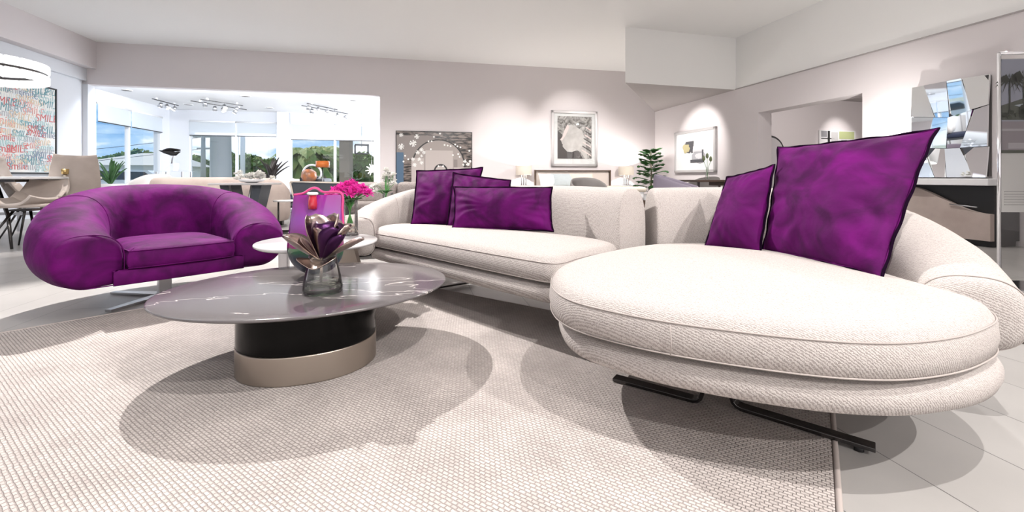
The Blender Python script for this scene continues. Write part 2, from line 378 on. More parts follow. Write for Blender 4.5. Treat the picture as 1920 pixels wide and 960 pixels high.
# side room beyond the right doorway
struct('wall_side_room_back', box((10, 10.6, 1.5), (6.6, .2, 3.0)), M['wall'])
struct('wall_side_room_right', box((13.2, 6.5, 1.5), (.2, 8.4, 3.0)), M['wall'])
struct('wall_side_room_front', box((10, 2.4, 1.5), (6.6, .2, 3.0)), M['wall'])
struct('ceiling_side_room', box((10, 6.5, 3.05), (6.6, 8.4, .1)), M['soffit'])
# windows
def window(n, a, b, sill, top, mid, plane, horiz=True):
    """frame bars, panes and a roller blind each side of the mullion"""
    w = bpy.data.objects.new('window_%d' % n, None); COL.objects.link(w); w['kind'] = 'structure'; w.rotation_euler = (0, 0, TH)
    def P(u, v, off=0): return (u, plane+off, v) if horiz else (plane-off, u, v)
    def S(u, v, t): return (u, t, v) if horiz else (t, u, v)
    bm = bmesh.new()
    for u in (a, mid, b): bx(bm, P(u, (sill+top)/2, .06), S(.07, top-sill, .09))
    for v in (sill, top): bx(bm, P((a+b)/2, v, .06), S(b-a, .06, .09))
    obj('window_frame', bm, M['white'], w)
    for u0, u1 in ((a, mid), (mid, b)):
        obj('pane', box(P((u0+u1)/2, (sill+top)/2, .07), S(abs(u1-u0)-.06, top-sill-.05, .006)), M['pane'], w)
    return w, P, S
M['blind'] = mat('roller_blind', (.9, .92, .95), .8)
t = M['blind'].node_tree; p_ = t.nodes['Principled BSDF']; tl = t.nodes.new('ShaderNodeBsdfTranslucent'); tl.inputs[0].default_value = (.95, .97, 1, 1); ms = t.nodes.new('ShaderNodeMixShader'); ms.inputs[0].default_value = .65
tp = t.nodes.new('ShaderNodeBsdfTransparent'); ms2 = t.nodes.new('ShaderNodeMixShader'); ms2.inputs[0].default_value = .12
t.links.new(p_.outputs[0], ms.inputs[1]); t.links.new(tl.outputs[0], ms.inputs[2]); t.links.new(ms.outputs[0], ms2.inputs[1]); t.links.new(tp.outputs[0], ms2.inputs[2]); t.links.new(ms2.outputs[0], t.nodes['Material Output'].inputs[0])
def blinds(w, P, S, a, mid, b, top, bot, group, labels):
    for (u0, u1), lb in zip(((a, mid), (mid, b)), labels):
        c = P((u0+u1)/2, top+.03, -.03)
        t = thing('roller_blind', lb, 'blind', b2w(*c), TH, group)
        Wd = abs(u1-u0)-.05
        obj('fabric', box((0, 0, -(top-bot)/2), S(Wd, top-bot, .004)), M['blind'], t)
        obj('bottom_bar', box((0, 0, -(top-bot)-.005), S(Wd, .025, .014)), M['darksteel'], t)
        bm = bmesh.new(); h = Wd/2
        tube(bm, [(-h, 0, 0), (h, 0, 0)] if S(1, 0, 0)[0] else [(0, -h, 0), (0, h, 0)], .025, 10); obj('roller', bm, M['white'], t)
w, P, S = window(1, 12.23, 14.97, .55, 2.56, 13.5, FX, False)
blinds(w, P, S, 12.23, 13.5, 14.97, 2.5, 2.06, 'roller blinds of the slanting left window', ['white roller blind on the left pane of the slanting side window', 'white roller blind on the right pane of the slanting side window'])
w, P, S = window(2, -6.87, -4.36, .58, 2.52, -5.55, FY)
blinds(w, P, S, -6.87, -5.55, -4.36, 2.47, 2.03, 'roller blinds of the middle window', ['bright white roller blind in front of the concrete column, middle window left pane', 'bright white roller blind over the right pane of the middle window'])
w, P, S = window(3, -3.97, -1.35, .43, 2.52, -2.62, FY)
blinds(w, P, S, -3.97, -2.62, -1.35, 2.45, 1.95, 'roller blinds of the palm window', ['white roller blind above the two palm trees', 'white roller blind over the tan post, right pane of right window'])

# ================================================================= OUTSIDE
struct('ground', box((-15, 40, -.45), (160, 90, .3)), mat('lawn_and_road', (.16, .2, .09), .9, var=(.15, (.30, .30, .28))), bld=False)['kind'] = 'structure'
def crown(c, s, n, sz, bm=None, seed=0):
    bm = bm or bmesh.new(); rnd = random.Random(seed)
    r = bmesh.ops.create_icosphere(bm, subdivisions=3, radius=1)
    for v in r['verts']:
        k = .82 + .35*noise.noise(v.co*1.7 + Vector((seed, 0, 0))); v.co = Vector((c[0]+v.co.x*s[0]*k, c[1]+v.co.y*s[1]*k, c[2]+v.co.z*s[2]*k))
    for i in range(n):
        a = rnd.uniform(0, 2*PI); z = rnd.uniform(-.7, 1); q = math.sqrt(max(0, 1-z*z)); k = rnd.uniform(.85, 1.08)
        p = Vector((c[0]+math.cos(a)*q*s[0]*k, c[1]+math.sin(a)*q*s[1]*k, c[2]+z*s[2]*k))
        d1 = Vector((rnd.uniform(-1, 1), rnd.uniform(-1, 1), rnd.uniform(-1, 1))).normalized(); d2 = d1.orthogonal().normalized()
        h = sz*rnd.uniform(.5, 1.2)
        bm.faces.new([bm.verts.new(p+d1*h), bm.verts.new(p+d2*h*.6), bm.verts.new(p-d1*h), bm.verts.new(p-d2*h*.6)])
    return bm
def tree(px, py_top, d, wpx, label, seed, pyb=352, group='broad trees beyond the showroom windows'):
    base = Dp(px, HY, d); top = Dp(px, py_top, d).z; w = wpx/FPX*d; g = -.3
    t = thing('tree', label, 'tree', (base.x, d, g), 0, group)
    h = top-g
    obj('foliage', crown((0, 0, h*.58), (w/2, w/2.4, h*.43), 420, .35, seed=seed), M['tree'], t)
    bm = bmesh.new(); tube(bm, [(0, 0, 0), (.1, 0, h*.3), (0, .05, h*.55)], [.28, .2, .12]); obj('trunk', bm, M['bark'], t)
for a in [(215, 294, 34, 60, 'round yellow-green tree seen in the left pane of the slanting window', 1),
          (262, 283, 46, 70, 'tall dark tree rising behind the house roof', 2),
          (190, 300, 40, 40, 'bushy tree at the far left edge of the slanting window', 3),
          (366, 296, 36, 44, 'bright green tree left of the utility pole', 4),
          (402, 304, 44, 34, 'dark green tree between utility pole and concrete column', 5),
          (440, 292, 40, 36, 'dark tree just right of the concrete column', 6),
          (468, 293, 38, 50, 'wide light green tree in the right pane of the middle window', 7),
          (505, 300, 42, 46, 'tree behind the spiky dark plant at the right of the middle window', 8),
          (560, 296, 34, 44, 'leafy tree at the left edge of the palm window', 9),
          (600, 300, 40, 60, 'dark green tree behind the orange vase', 10),
          (640, 296, 36, 44, 'green tree between white mullion and tan post', 11),
          (678, 290, 32, 56, 'sunlit green tree right of the tan post', 12)]: tree(*a)
def palm_tree(px, py_top, d, label, seed, group='palm trees outside the right window'):
    rnd = random.Random(seed); b = Dp(px, HY, d); g = -.3; h = Dp(px, py_top, d).z-g
    t = thing('palm_tree', label, 'palm tree', (b.x, d, g), 0, group)
    bm = bmesh.new(); tube(bm, [(0, 0, 0), (.15, 0, h*.4), (.05, 0, h*.8)], [.2, .15, .12]); obj('trunk', bm, M['bark'], t)
    bm = bmesh.new()
    for i in range(34):
        a = rnd.uniform(0, 2*PI); e = rnd.uniform(-.5, 1.2); Lf = rnd.uniform(1.5, 2.1); dr = Vector((math.cos(a), math.sin(a), 0)); sd = Vector((-math.sin(a), math.cos(a), 0))
        pts = [Vector((.05, 0, h*.8)) + dr*Lf*math.cos(e*.6)*k/6 + Vector((0, 0, Lf*(math.sin(e)*k/6*.6-.9*(k/6)**2*.8))) for k in range(7)]
        for k in range(6):
            w0 = .34*math.sin(PI*(k/6*.9+.08)); w1 = .34*math.sin(PI*((k+1)/6*.9+.08))
            for s in (-1, 1):
                bm.faces.new([bm.verts.new(pts[k]), bm.verts.new(pts[k]+sd*s*w0+Vector((0, 0, -w0*.5))), bm.verts.new(pts[k+1]+sd*s*w1+Vector((0, 0, -w1*.9))), bm.verts.new(pts[k+1])])
    obj('fronds', bm, M['palm'], t)
palm_tree(573, 262, 22, 'palm tree with pale trunk at the left of the right window', 1)
palm_tree(606, 258, 28, 'fuller palm tree just left of the white mullion', 2)
p = Dp(381, 250, 26); bm = bmesh.new(); tube(bm, [(0, 0, 0), (0, 0, p.z+.5+.3)], [.16, .1], 10)
t = thing('utility_pole', 'grey utility pole with cross-arms left of the concrete column', 'pole', (p.x, 26, -.3)); obj('pole', bm, M['concrete'], t)
for z, w_ in ((p.z+.2-.4, 1.4), (p.z-.9, .9)): obj('cross_arm', box((0.1, 0, z+.3), (w_, .1, .1)), M['concrete'], t)
for k, z in enumerate((.9, .2)):
    bm = bmesh.new(); a = Vector((p.x-.3, 26.3, p.z-z)); b = Vector((p.x-30, 24, p.z-z-.2)); tube(bm, [a.lerp(b, i/16) - Vector((0, 0, 1.2*math.sin(PI*i/16))) for i in range(17)], .015, 5)
    tag(obj('power_cable', bm, M['black']), ('upper' if k == 0 else 'lower') + ' thin black cable hanging across the sky in the left window', 'cable', 'power cables outside')
p = Dp(414, HY, 18); bm = bmesh.new(); lathe(bm, [(.46, 0), (.46, .25), (.40, .3), (.36, 3.2), (.4, 3.3), (.4, 3.6)], n=24)
t = obj('column', bm, M['concrete']); t.location = (p.x, 18, -.3); tag(t, 'thick round grey concrete column outside the middle window', 'column')
p = Dp(455, HY, 20); t = obj('lamp_post', tube(bmesh.new(), [(0, 0, 0), (0, 0, 3.9)], .1, 10), M['white']); t.location = (p.x, 20, -.3); tag(t, 'slim white post outside the right pane of the middle window', 'post')
p = Dp(649, HY, 17.5); t = obj('post', box((0, 0, 2.1), (.42, .4, 4.2), bev=.03), M['bark']); t.location = (p.x, 17.5, -.3); tag(t, 'square tan timber post outside the right window', 'post')
# house
p = Dp(275, HY, 30); t = thing('house', 'low white house with a grey hipped roof behind the slanting window', 'house', (p.x, 30, -.3), .2)
obj('wall', box((0, 0, .9), (4.6, 5, 1.8)), M['white'], t)
bm = bmesh.new(); a = [(-2.9, -3, 1.8), (2.9, -3, 1.8), (2.9, 3, 1.8), (-2.9, 3, 1.8)]; V = [bm.verts.new(x) for x in a]; T0, T1 = bm.verts.new((-.3, 0, 2.7)), bm.verts.new((1.6, 0, 2.7))
for f in ((V[0], V[1], T1, T0), (V[2], V[3], T0, T1), (V[1], V[2], T1), (V[3], V[0], T0), (V[3], V[2], V[1], V[0])): bm.faces.new(f)
obj('roof', bm, M['concrete'], t)
for x in (-1.1, .4): obj('window', box((x, -2.52, 1.0), (.8, .06, .8)), M['slate'], t)
def car(px, d, colr, label, rz):
    p = Dp(px, HY, d); t = thing('car', label, 'car', (p.x, d, -.3), rz, 'parked cars outside the windows')
    bm = bmesh.new(); prism(bm, [(-2.1, -.85, .35), (2.1, -.85, .35), (2.1, -.85, .8), (1.5, -.85, .9), (.9, -.85, 1.35), (-.9, -.85, 1.4), (-1.7, -.85, .95), (-2.1, -.85, .85)], (0, 1.7, 0)); fix(bm)
    obj('body', bm, mat('car_paint', colr, .25), t)
    bm = bmesh.new(); prism(bm, [(-1.4, -.86, .95), (1.2, -.86, .95), (.8, -.86, 1.28), (-.85, -.86, 1.32)], (0, 1.72, 0)); obj('windows', bm, M['blackgloss'], t)
    for x in (-1.3, 1.3):
        for y in (-.8, .8):
            bm = bmesh.new(); tube(bm, [(x, y-.1, .33), (x, y+.1, .33)], .33, 16); obj('wheel', bm, M['black'], t)
car(192, 24, (.55, .58, .62), 'silver car parked at the far left outside the slanting window', .3)
car(236, 19, (.6, .62, .66), 'pale car parked outside behind the spiky plant', .5)
car(563, 29, (.03, .035, .05), 'black car parked outside beyond the orange vase', .2)

# ================================================================= RUG
def rug_mat():
    m = mat('woven_rug', (.60, .55, .52), .95); t = m.node_tree; p = t.nodes['Principled BSDF']; c = t.nodes.new('ShaderNodeTexCoord')
    br = t.nodes.new('ShaderNodeTexBrick'); br.inputs['Scale'].default_value = 1; br.inputs['Brick Width'].default_value = .017; br.inputs['Row Height'].default_value = .0105
    br.inputs['Mortar Size'].default_value = .0020; br.inputs['Mortar Smooth'].default_value = .9
    br.inputs['Color1'].default_value = (.50, .455, .43, 1); br.inputs['Color2'].default_value = (.43, .388, .366, 1); br.inputs['Mortar'].default_value = (.345, .305, .287, 1)
    n = t.nodes.new('ShaderNodeTexNoise'); n.inputs['Scale'].default_value = 60; n.inputs['Detail'].default_value = 3
    mv = t.nodes.new('ShaderNodeMix'); mv.data_type = 'VECTOR'; mv.inputs[0].default_value = .006
    t.links.new(c.outputs['Object'], n.inputs[0]); t.links.new(c.outputs['Object'], mv.inputs[4]); t.links.new(n.outputs[1], mv.inputs[5]); t.links.new(mv.outputs[1], br.inputs[0])
    n2 = t.nodes.new('ShaderNodeTexNoise'); n2.inputs['Scale'].default_value = 5; n2.inputs['Detail'].default_value = 6; t.links.new(c.outputs['Object'], n2.inputs[0])
    mx = t.nodes.new('ShaderNodeMix'); mx.data_type = 'RGBA'; mx.blend_type = 'OVERLAY'; mx.inputs[0].default_value = .3; t.links.new(br.outputs[0], mx.inputs[6]); t.links.new(n2.outputs[0], mx.inputs[7]); t.links.new(mx.outputs[2], p.inputs['Base Color'])
    inv = t.nodes.new('ShaderNodeMath'); inv.operation = 'SUBTRACT'; inv.inputs[0].default_value = 1; t.links.new(br.outputs['Fac'], inv.inputs[1])
    b = t.nodes.new('ShaderNodeBump'); b.inputs['Strength'].default_value = .8; b.inputs['Distance'].default_value = .004; t.links.new(inv.outputs[0], b.inputs['Height']); t.links.new(b.outputs[0], p.inputs['Normal'])
    return m
RA = math.atan2(-.56, .829)
t = thing('area_rug', 'large pale beige ribbed rug under the coffee table and the chaise', 'rug', (-1.25, 3.44, 0), RA)
R4 = [Vector((-1.25, 3.44, 0)), Vector((1.264, 1.742, 0)), Vector((1.264-.57*3.6, 1.742-.82*3.6, 0)), Vector((-1.25-1.21*2.1, 3.44-1.34*2.1, 0))]
def inset(P, d): return offset(P, 0) if d == 0 else [P[i] + ((P[(i+1) % 4]-P[i]).normalized() + (P[i-1]-P[i]).normalized())*d for i in range(4)]
bm = bmesh.new(); prism(bm, inset(R4, .008), (0, 0, .012)); fix(bm); obj('pile', bm, rug_mat(), t, ws=True)
bm = bmesh.new(); tube(bm, [q+Vector((0, 0, .007)) for i in range(4) for q in [R4[i].lerp(R4[(i+1) % 4], k/12) for k in range(12)]], .0075, 8, closed=True)
obj('border', bm, mat('rug_binding', (.42, .37, .345), .9), t, ws=True)
G = .012
# ================================================================= COFFEE TABLE
def marble(name, base, vein, rough):
    m = mat(name, base, rough, Specular_IOR_Level=.8); t = m.node_tree; p = t.nodes['Principled BSDF']; c = t.nodes.new('ShaderNodeTexCoord')
    mp = t.nodes.new('ShaderNodeMapping'); mp.inputs['Rotation'].default_value = (0, 0, .25); mp.inputs['Scale'].default_value = (.55, 2.6, 1); n = t.nodes.new('ShaderNodeTexNoise'); n.inputs['Scale'].default_value = 1.6; n.inputs['Detail'].default_value = 5; n.inputs['Distortion'].default_value = .4
    r = t.nodes.new('ShaderNodeValToRGB'); es = r.color_ramp.elements; es[0].position = .49; es[0].color = (*base, 1); es[1].position = .51; es[1].color = (*base, 1); e = es.new(.5); e.color = (*vein, 1)
    e = es.new(.4965); e.color = (*base, 1); e = es.new(.5035); e.color = (*base, 1)
    t.links.new(c.outputs['Object'], mp.inputs[0]); t.links.new(mp.outputs[0], n.inputs[0]); t.links.new(n.outputs[0], r.inputs[0]); t.links.new(r.outputs[0], p.inputs['Base Color'])
    return m
t = thing('coffee_table', 'low oval coffee table with a veined dark marble top and two-tone drum base', 'coffee table', (-.855, 1.88, G))
TZ = .30
ang = .35; a_, b_ = .568, .47
P = []
for k in range(128):
    q = 2*PI*k/128; u, v = a_*math.cos(q), b_*math.sin(q); P.append(Vector((u*math.cos(ang)-v*math.sin(ang), u*math.sin(ang)+v*math.cos(ang), 0)))
obj('tabletop', slab(P, [(.022, TZ-.018-G), (.004, TZ-.010-G), (0, TZ-.006-G), (.0015, TZ-G-.0005), (.006, TZ-G)]), marble('dark_marble', (.115, .105, .108), (.72, .67, .64), .13), t)
def oval(z0, z1, a, b, g=0, n=96):
    P = []
    for k in range(n):
        q = 2*PI*k/n; u, v = a*math.copysign(abs(math.cos(q))**.9, math.cos(q)), b*math.sin(q); P.append(Vector((u*math.cos(ang)-v*math.sin(ang)+.03, u*math.sin(ang)+v*math.cos(ang)-.10, 0)))
    return slab(P, [(.003, z0), (0, z0+.002), (0, z0+.006), (0, z1-.006), (0, z1-.002), (.003, z1)])
obj('base', oval(.105, TZ-.018-G, .258, .22), M['blackgloss'], t, label='glossy black upper drum')
obj('base_ring', oval(0, .105, .2595, .2215), M['bronze'], t, label='champagne metal band')
TT = TZ
# ================================================================= PURPLE LOVESEAT
ca = math.atan2(.76, .65)
t = thing('loveseat', 'purple velvet rounded loveseat with tapered arms on a steel swivel foot', 'armchair', (-1.904, 2.53, 0), ca)
half = [(-.40, .0, .19, .465, .29), (-.435, .14, .185, .52, .315), (-.445, .32, .185, .585, .33), (-.40, .53, .19, .65, .32), (-.26, .70, .19, .695, .29), (-.10, .77, .19, .708, .275)]
st = half + [(0, .785, .19, .71, .27)] + [(-x, y, a, b, c) for x, y, a, b, c in half[::-1]]
obj('backrest', sweep(st, n=90, m=56, e=2.35, low=(7, 1.9), caps=((0, 1), (.02, .965), (.034, .88), (.042, .7))), M['velvet'], t)
for s, tt, fl in ((half[0], (.05, -1), -1), ((.40, 0, .19, .465, .29), (-.05, -1), 1)):
    v = Vector((tt[0], tt[1], 0)).normalized()
    bm = bmesh.new(); tube(bm, sweep_ring(s, v, .016, e=2.35, k=.985, low=(7, 1.9), flip=fl), .0032, 6, closed=True); obj('arm_piping', bm, M['velvet'], t)
LOVE, LOVE_ST = t, st
cu = outline([(-.30, .0), (-.30, .3), (-.26, .58), (0, .64), (.26, .58), (.30, .3), (.30, .0), (.29, -.036), (.15, -.044), (0, -.046), (-.15, -.044), (-.29, -.036)], 100)
obj('seat_frame', slab(cu, [(.004, .19), (0, .194), (0, .262), (.008, .27)]), M['velvet'], t)
cu = outline([(-.245, .0), (-.25, .3), (-.22, .58), (0, .64), (.22, .58), (.25, .3), (.245, .0), (.22, -.05), (0, -.065), (-.22, -.05)])
c_ = obj('seat_cushion', slab(cu, [(.02, .268), (.004, .274), (-.006, .30), (-.006, .34), (.006, .368), (.03, .38)], crown=.018), M['velvet'], t)
for z in (.276, .366):
    bm = bmesh.new(); tube(bm, [p+Vector((0, 0, z)) for p in offset(cu, .002)], .003, 6, closed=True); obj('cushion_piping', bm, M['velvet'], c_)
bm = box((0, .44, .10), (.07, .05, .19), bev=.006); obj('pedestal', bm, M['steel'], t)
bm = box((0, .44, .188), (.4, .3, .008)); obj('mounting_plate', bm, M['darksteel'], t)
for k in range(4):
    bm = bmesh.new(); prism(bm, [(0, -.035, 0), (.36, -.02, 0), (.36, .02, 0), (0, .035, 0)], (0, 0, .012)); bmesh.ops.transform(bm, matrix=Matrix.Translation((0, .44, .003)) @ Matrix.Rotation(.62+k*PI/2, 4, 'Z'), verts=bm.verts); fix(bm)
    obj('foot', bm, M['steel'], t)

# ================================================================= SECTIONAL SOFA
BO = M['boucle']
def piping(P, z, d, par, r=.0022, mt='seam', name='seam'):
    bm = bmesh.new(); tube(bm, [p+Vector((0, 0, z)) for p in offset(P, d)], r, 6, closed=True); return obj(name, bm, M[mt], par, ws=True)
def cushion_set(t, P, PB, zs=.385):
    b = obj('base', slab(PB, [(.07, .205), (.03, .203), (.008, .215), (0, .235), (0, .255), (.012, .278), (.05, .288)]), BO, t, ws=True)
    c = obj('seat_cushion', slab(P, [(.06, .288), (.02, .292), (.003, .302), (-.004, .335), (.0, zs-.01), (.006, zs), (.016, zs+.018), (.035, zs+.028), (.055, zs+.034)], crown=.028, rings=14), BO, t, ws=True)
    piping(P, zs-.001, .003, c); piping(P, .302, .001, c)
    return c
t = thing('sofa', 'left part of the cream sectional with one curled arm and a curved seat', 'sofa', (-.2, 2.7, 0))
P = outline([(-.96, 3.0), (-.90, 2.90), (-.66, 2.67), (-.40, 2.42), (-.14, 2.17), (.08, 1.965), (.165, 1.90), (.225, 1.91), (.30, 2.01), (.40, 2.12), (.51, 2.22), (.555, 2.33), (.46, 2.52), (.2, 2.78), (-.1, 2.96), (-.5, 3.18), (-.75, 3.28), (-.92, 3.2)], 160)
cushion_set(t, P, P)
st = [(-1.0, 2.93, .235, .49, .19), (-1.03, 3.06, .22, .52, .21), (-1.02, 3.22, .21, .56, .23), (-.93, 3.38, .21, .615, .23), (-.78, 3.44, .21, .665, .21), (-.5, 3.34, .21, .695, .20), (-.1, 3.12, .21, .703, .19), (.2, 2.93, .21, .703, .19), (.42, 2.74, .21, .703, .19), (.56, 2.56, .21, .70, .185), (.64, 2.37, .21, .70, .18)]
obj('backrest', sweep(st, n=90, m=44, e=2.9, cap2=((0, 1), (.012, .985), (.02, .95), (.024, .85))), BO, t, ws=True)
bm = bmesh.new(); tube(bm, sweep_ring(st[0], Vector((-.15, -1, 0)).normalized(), .012, e=2.9, k=.98), .0025, 6, closed=True); obj('arm_seam', bm, M['seam'], t, ws=True)
LEFT_ST, LEFT_SOFA = st, t
def sled(t, a, b, c, d):   # flat steel sled leg: floor bars a-b and c-d, uprights up to the base
    for p, q, s in ((a, b, 1), (c, d, 1)):
        p, q = Vector((*p, G+.008)), Vector((*q, G+.008)); dr = (q-p).normalized(); sd = Vector((-dr.y, dr.x, 0))
        bm = bmesh.new(); pts = [p, q] + [q + dr*(.03*math.sin(x)) + Vector((0, 0, .03*(1-math.cos(x)))) for x in (.5, 1.0, 1.57)] + [q+dr*.03+Vector((0, 0, .20))]
        w_ = .02
        A = [bm.verts.new(x+sd*w_) for x in pts]; B = [bm.verts.new(x-sd*w_) for x in pts]
        for i in range(len(pts)-1): bm.faces.new((A[i], A[i+1], B[i+1], B[i])).smooth = False
        obj('sled_leg', bm, M['darksteel'], t, ws=True, mods=[('SOLIDIFY', dict(thickness=.012, offset=0)), ('BEVEL', dict(width=.002, segments=2))])
sled(t, (-.62, 3.02), (-.66, 2.96), (-.28, 3.1), (-.58, 2.88))
t = thing('chaise', 'right part of the cream sectional, a wide round chaise with wrapped backrest', 'sofa', (.8, 1.6, 0))
P = outline([(.135, 1.50), (.175, 1.33), (.30, 1.20), (.45, 1.105), (.668, 1.015), (.84, .985), (1.0, 1.01), (1.15, 1.07), (1.29, 1.16), (1.365, 1.28), (1.36, 1.45), (1.40, 1.7), (1.42, 1.95), (1.34, 2.15), (1.15, 2.3), (.86, 2.32), (.66, 2.25), (.47, 2.10), (.30, 1.93), (.17, 1.72)], 180)
PB = outline([(.165, 1.50), (.20, 1.33), (.32, 1.20), (.47, 1.105), (.68, 1.02), (.85, .99), (1.01, 1.01), (1.16, 1.06), (1.30, 1.155), (1.38, 1.28), (1.42, 1.45), (1.48, 1.7), (1.46, 1.95), (1.36, 2.15), (1.15, 2.3), (.86, 2.30), (.66, 2.22), (.49, 2.08), (.33, 1.92), (.20, 1.72)], 180)
c_ = cushion_set(t, P, PB)
bm = bmesh.new(); q = offset(P, -.006)
v0 = Fp(1256, 607, .385); tube(bm, [(v0.x, v0.y-.003, .383), (v0.x, v0.y-.009, .34), (v0.x, v0.y-.004, .305)], .0018, 5); obj('seam', bm, M['seam'], c_, ws=True)
st = [(1.43, 1.37, .225, .455, .27), (1.49, 1.49, .215, .505, .31), (1.56, 1.64, .21, .555, .34), (1.62, 1.85, .21, .62, .33), (1.62, 2.06, .21, .672, .28), (1.50, 2.27, .21, .695, .23), (1.28, 2.41, .21, .703, .20), (1.05, 2.46, .21, .703, .19), (.79, 2.43, .21, .70, .18)]
obj('backrest', sweep(st, n=100, m=52, e=2.5, cap2=((0, 1), (.012, .985), (.02, .95), (.024, .85))), BO, t, ws=True)
bm = bmesh.new(); tube(bm, sweep_ring(st[0], Vector((-.45, -.89, 0)).normalized(), .014, e=2.5, k=.985), .0022, 6, closed=True); obj('arm_seam', bm, M['seam'], t, ws=True)
a, b = Fp(1152, 712, G), Fp(1300, 752, G); c, d = Fp(1642, 845, G), Fp(1392, 768, G)
sled(t, (a.x, a.y), (b.x, b.y), (c.x, c.y), (d.x, d.y))
bm = bmesh.new(); tube(bm, [(c.x-.03, c.y+.02, .001), (c.x-.03, c.y+.02, G+.004)], .012, 10); obj('glide', bm, M['black'], t, ws=True)

def seam_rings(t, st, idx, par, e, low=None, mt='seam', r=.0016, ws=True):
    for i in idx:
        v = Vector((st[i+1][0]-st[i-1][0], st[i+1][1]-st[i-1][1], 0)).normalized()
        bm = bmesh.new(); tube(bm, sweep_ring(st[i], v, 0, e=e, k=1.001, low=low, m=80), r, 5, closed=True); obj('panel_seam', bm, M[mt], par, ws=ws)
seam_rings(t, st, (3,), t, 2.5)
seam_rings(LEFT_SOFA, LEFT_ST, (3,), LEFT_SOFA, 2.9)
seam_rings(LOVE, LOVE_ST, (3, 9), LOVE, 2.35, (7, 1.9), 'velvet', .0028, False)
# ================================================================= PILLOWS
def pillow(c, thick, label, group, seed=0, flange=.022, wr=1.0, name='throw_pillow'):
    """soft pillow through four corner points BL, BR, TR, TL"""
    BL, BR, TR, TL = [Vector(x) for x in c]; C = (BL+BR+TR+TL)/4; nrm = (BR-BL+TR-TL).cross(TL-BL+TR-BR).normalized()
    if nrm.y > 0: nrm = -nrm
    t = thing(name, label, 'pillow', tuple((BL+BR)/2), 0, group)
    def pos(u, v):
        # edges drawn in between the corners
        pu = u*(1-.045*(1-v**4)*(1 if abs(u) > 0 else 0)); pv = v*(1-.045*(1-u**4))
        s, q = (pu+1)/2, (pv+1)/2
        return BL*(1-s)*(1-q)+BR*s*(1-q)+TR*s*q+TL*(1-s)*q
    sc_ = (BR-BL).length
    def surf(sgn):
        def fn(a, b):
            u = math.sin((a-.5)*PI)*.999 if False else (2*a-1); v = 2*b-1
            u = math.copysign(1-(1-abs(u))**1.35, u); v = math.copysign(1-(1-abs(v))**1.35, v)
            h = ((1-abs(u)**2.6)*(1-abs(v)**2.6))**.62
            p = pos(u, v); w = noise.noise(p*5+Vector((seed, 0, 0)))*.35
            # radial gathers running in from the rim
            edge = (1-h)*h*4; g = math.sin((math.atan2(v, u)*17+seed)+2.5*noise.noise(p*9))*.5*max(0, edge)
            hh = thick*h*(1+w*.35) + wr*.006*g + wr*.007*noise.noise(p*14+Vector((0, seed, 0)))*h
            return p + nrm*sgn*hh
        return fn
    bm = bmesh.new(); grid(surf(1), 56, 56, bm=bm); grid(surf(-1), 40, 40, bm=bm); bmesh.ops.remove_doubles(bm, verts=bm.verts, dist=.0005); fix(bm)
    cv = obj('cover', bm, M['velvet'], t, ws=True)
    rim = []
    for k in range(160):
        s = k/40; i = int(s); f = 2*(s-i)-1
        u, v = [(f, -1), (1, f), (-f, 1), (-1, -f)][i]
        rim.append((pos(u, v), (pos(u*1.0001, v*1.0001)-C)))
    q = []
    for i, (p, d) in enumerate(rim):
        dd = (p-C); dd -= nrm*dd.dot(nrm); q.append(p + dd.normalized()*flange*.35 + nrm*.0022*math.sin(i*.7+seed)*wr)
    bm = bmesh.new(); A = [bm.verts.new(p) for p, _ in rim]; B = [bm.verts.new(p) for p in q]
    for i in range(160): bm.faces.new((A[i], A[(i+1) % 160], B[(i+1) % 160], B[i])).smooth = True
    obj('flange', bm, M['velvet'], t, ws=True, mods=SOL(.007))
    bm = bmesh.new(); tube(bm, q, .0052, 7, closed=True); obj('piping', bm, M['piping'], t, ws=True)
    return t
LG, RG = 'purple pillows at the left end of the sofa', 'purple pillows on the chaise'
pillow([Dp(772, 420, 3.10), Dp(888, 422, 3.02), Dp(904, 315, 3.16), Dp(782, 321, 3.24)], .075, 'square purple velvet pillow leaning at the far left, hindmost of three', LG, 1)
pillow([Dp(838, 426, 2.93), Dp(958, 428, 2.84), Dp(956, 339, 2.98), Dp(851, 325, 3.06)], .05, 'middle purple velvet pillow wedged between the square and long ones', LG, 5)
pillow([Dp(850, 428, 2.74), Dp(1036, 433, 2.58), Dp(1034, 352, 2.68), Dp(852, 351, 2.84)], .07, 'long rectangular purple velvet pillow in front at the sofa left', LG, 9)
pillow([Dp(1323, 461, 2.12), Dp(1424, 474, 1.93), Dp(1450, 311, 2.02), Dp(1364, 334, 2.24)], .07, 'smaller purple velvet pillow seen askew on the left of the chaise back', RG, 13, wr=.7)
pillow([Dp(1432, 470, 1.98), Dp(1652, 520, 1.47), Dp(1756, 243, 1.62), Dp(1460, 278, 2.12)], .095, 'largest purple velvet pillow, propped against the chaise backrest', RG, 17, wr=1.5)

# ================================================================= ITEMS ON THE COFFEE TABLE
def petal(bm, base, dirv, up, Lp, Wp, cup, curl, mi=0, n=12, m=8, pk=.9):
    """spoon shaped petal growing from base along dirv, curving to up"""
    dirv = dirv.normalized(); side = dirv.cross(up).normalized(); up = side.cross(dirv).normalized()
    def fn(a, b):
        w = Wp*(.18+.82*math.sin(PI*min(1, a**pk*.93))**1.0) if a < .97 else Wp*.30
        v = 2*b-1; ang_ = curl*a; L_ = Lp*a
        c = base + dirv*Lp*math.sin(ang_)/curl + up*Lp*(1-math.cos(ang_))/curl
        return c + side*v*w/2 + up*(cup*w*(v*v))
    return grid(fn, n, m, bm=bm, mi=mi)
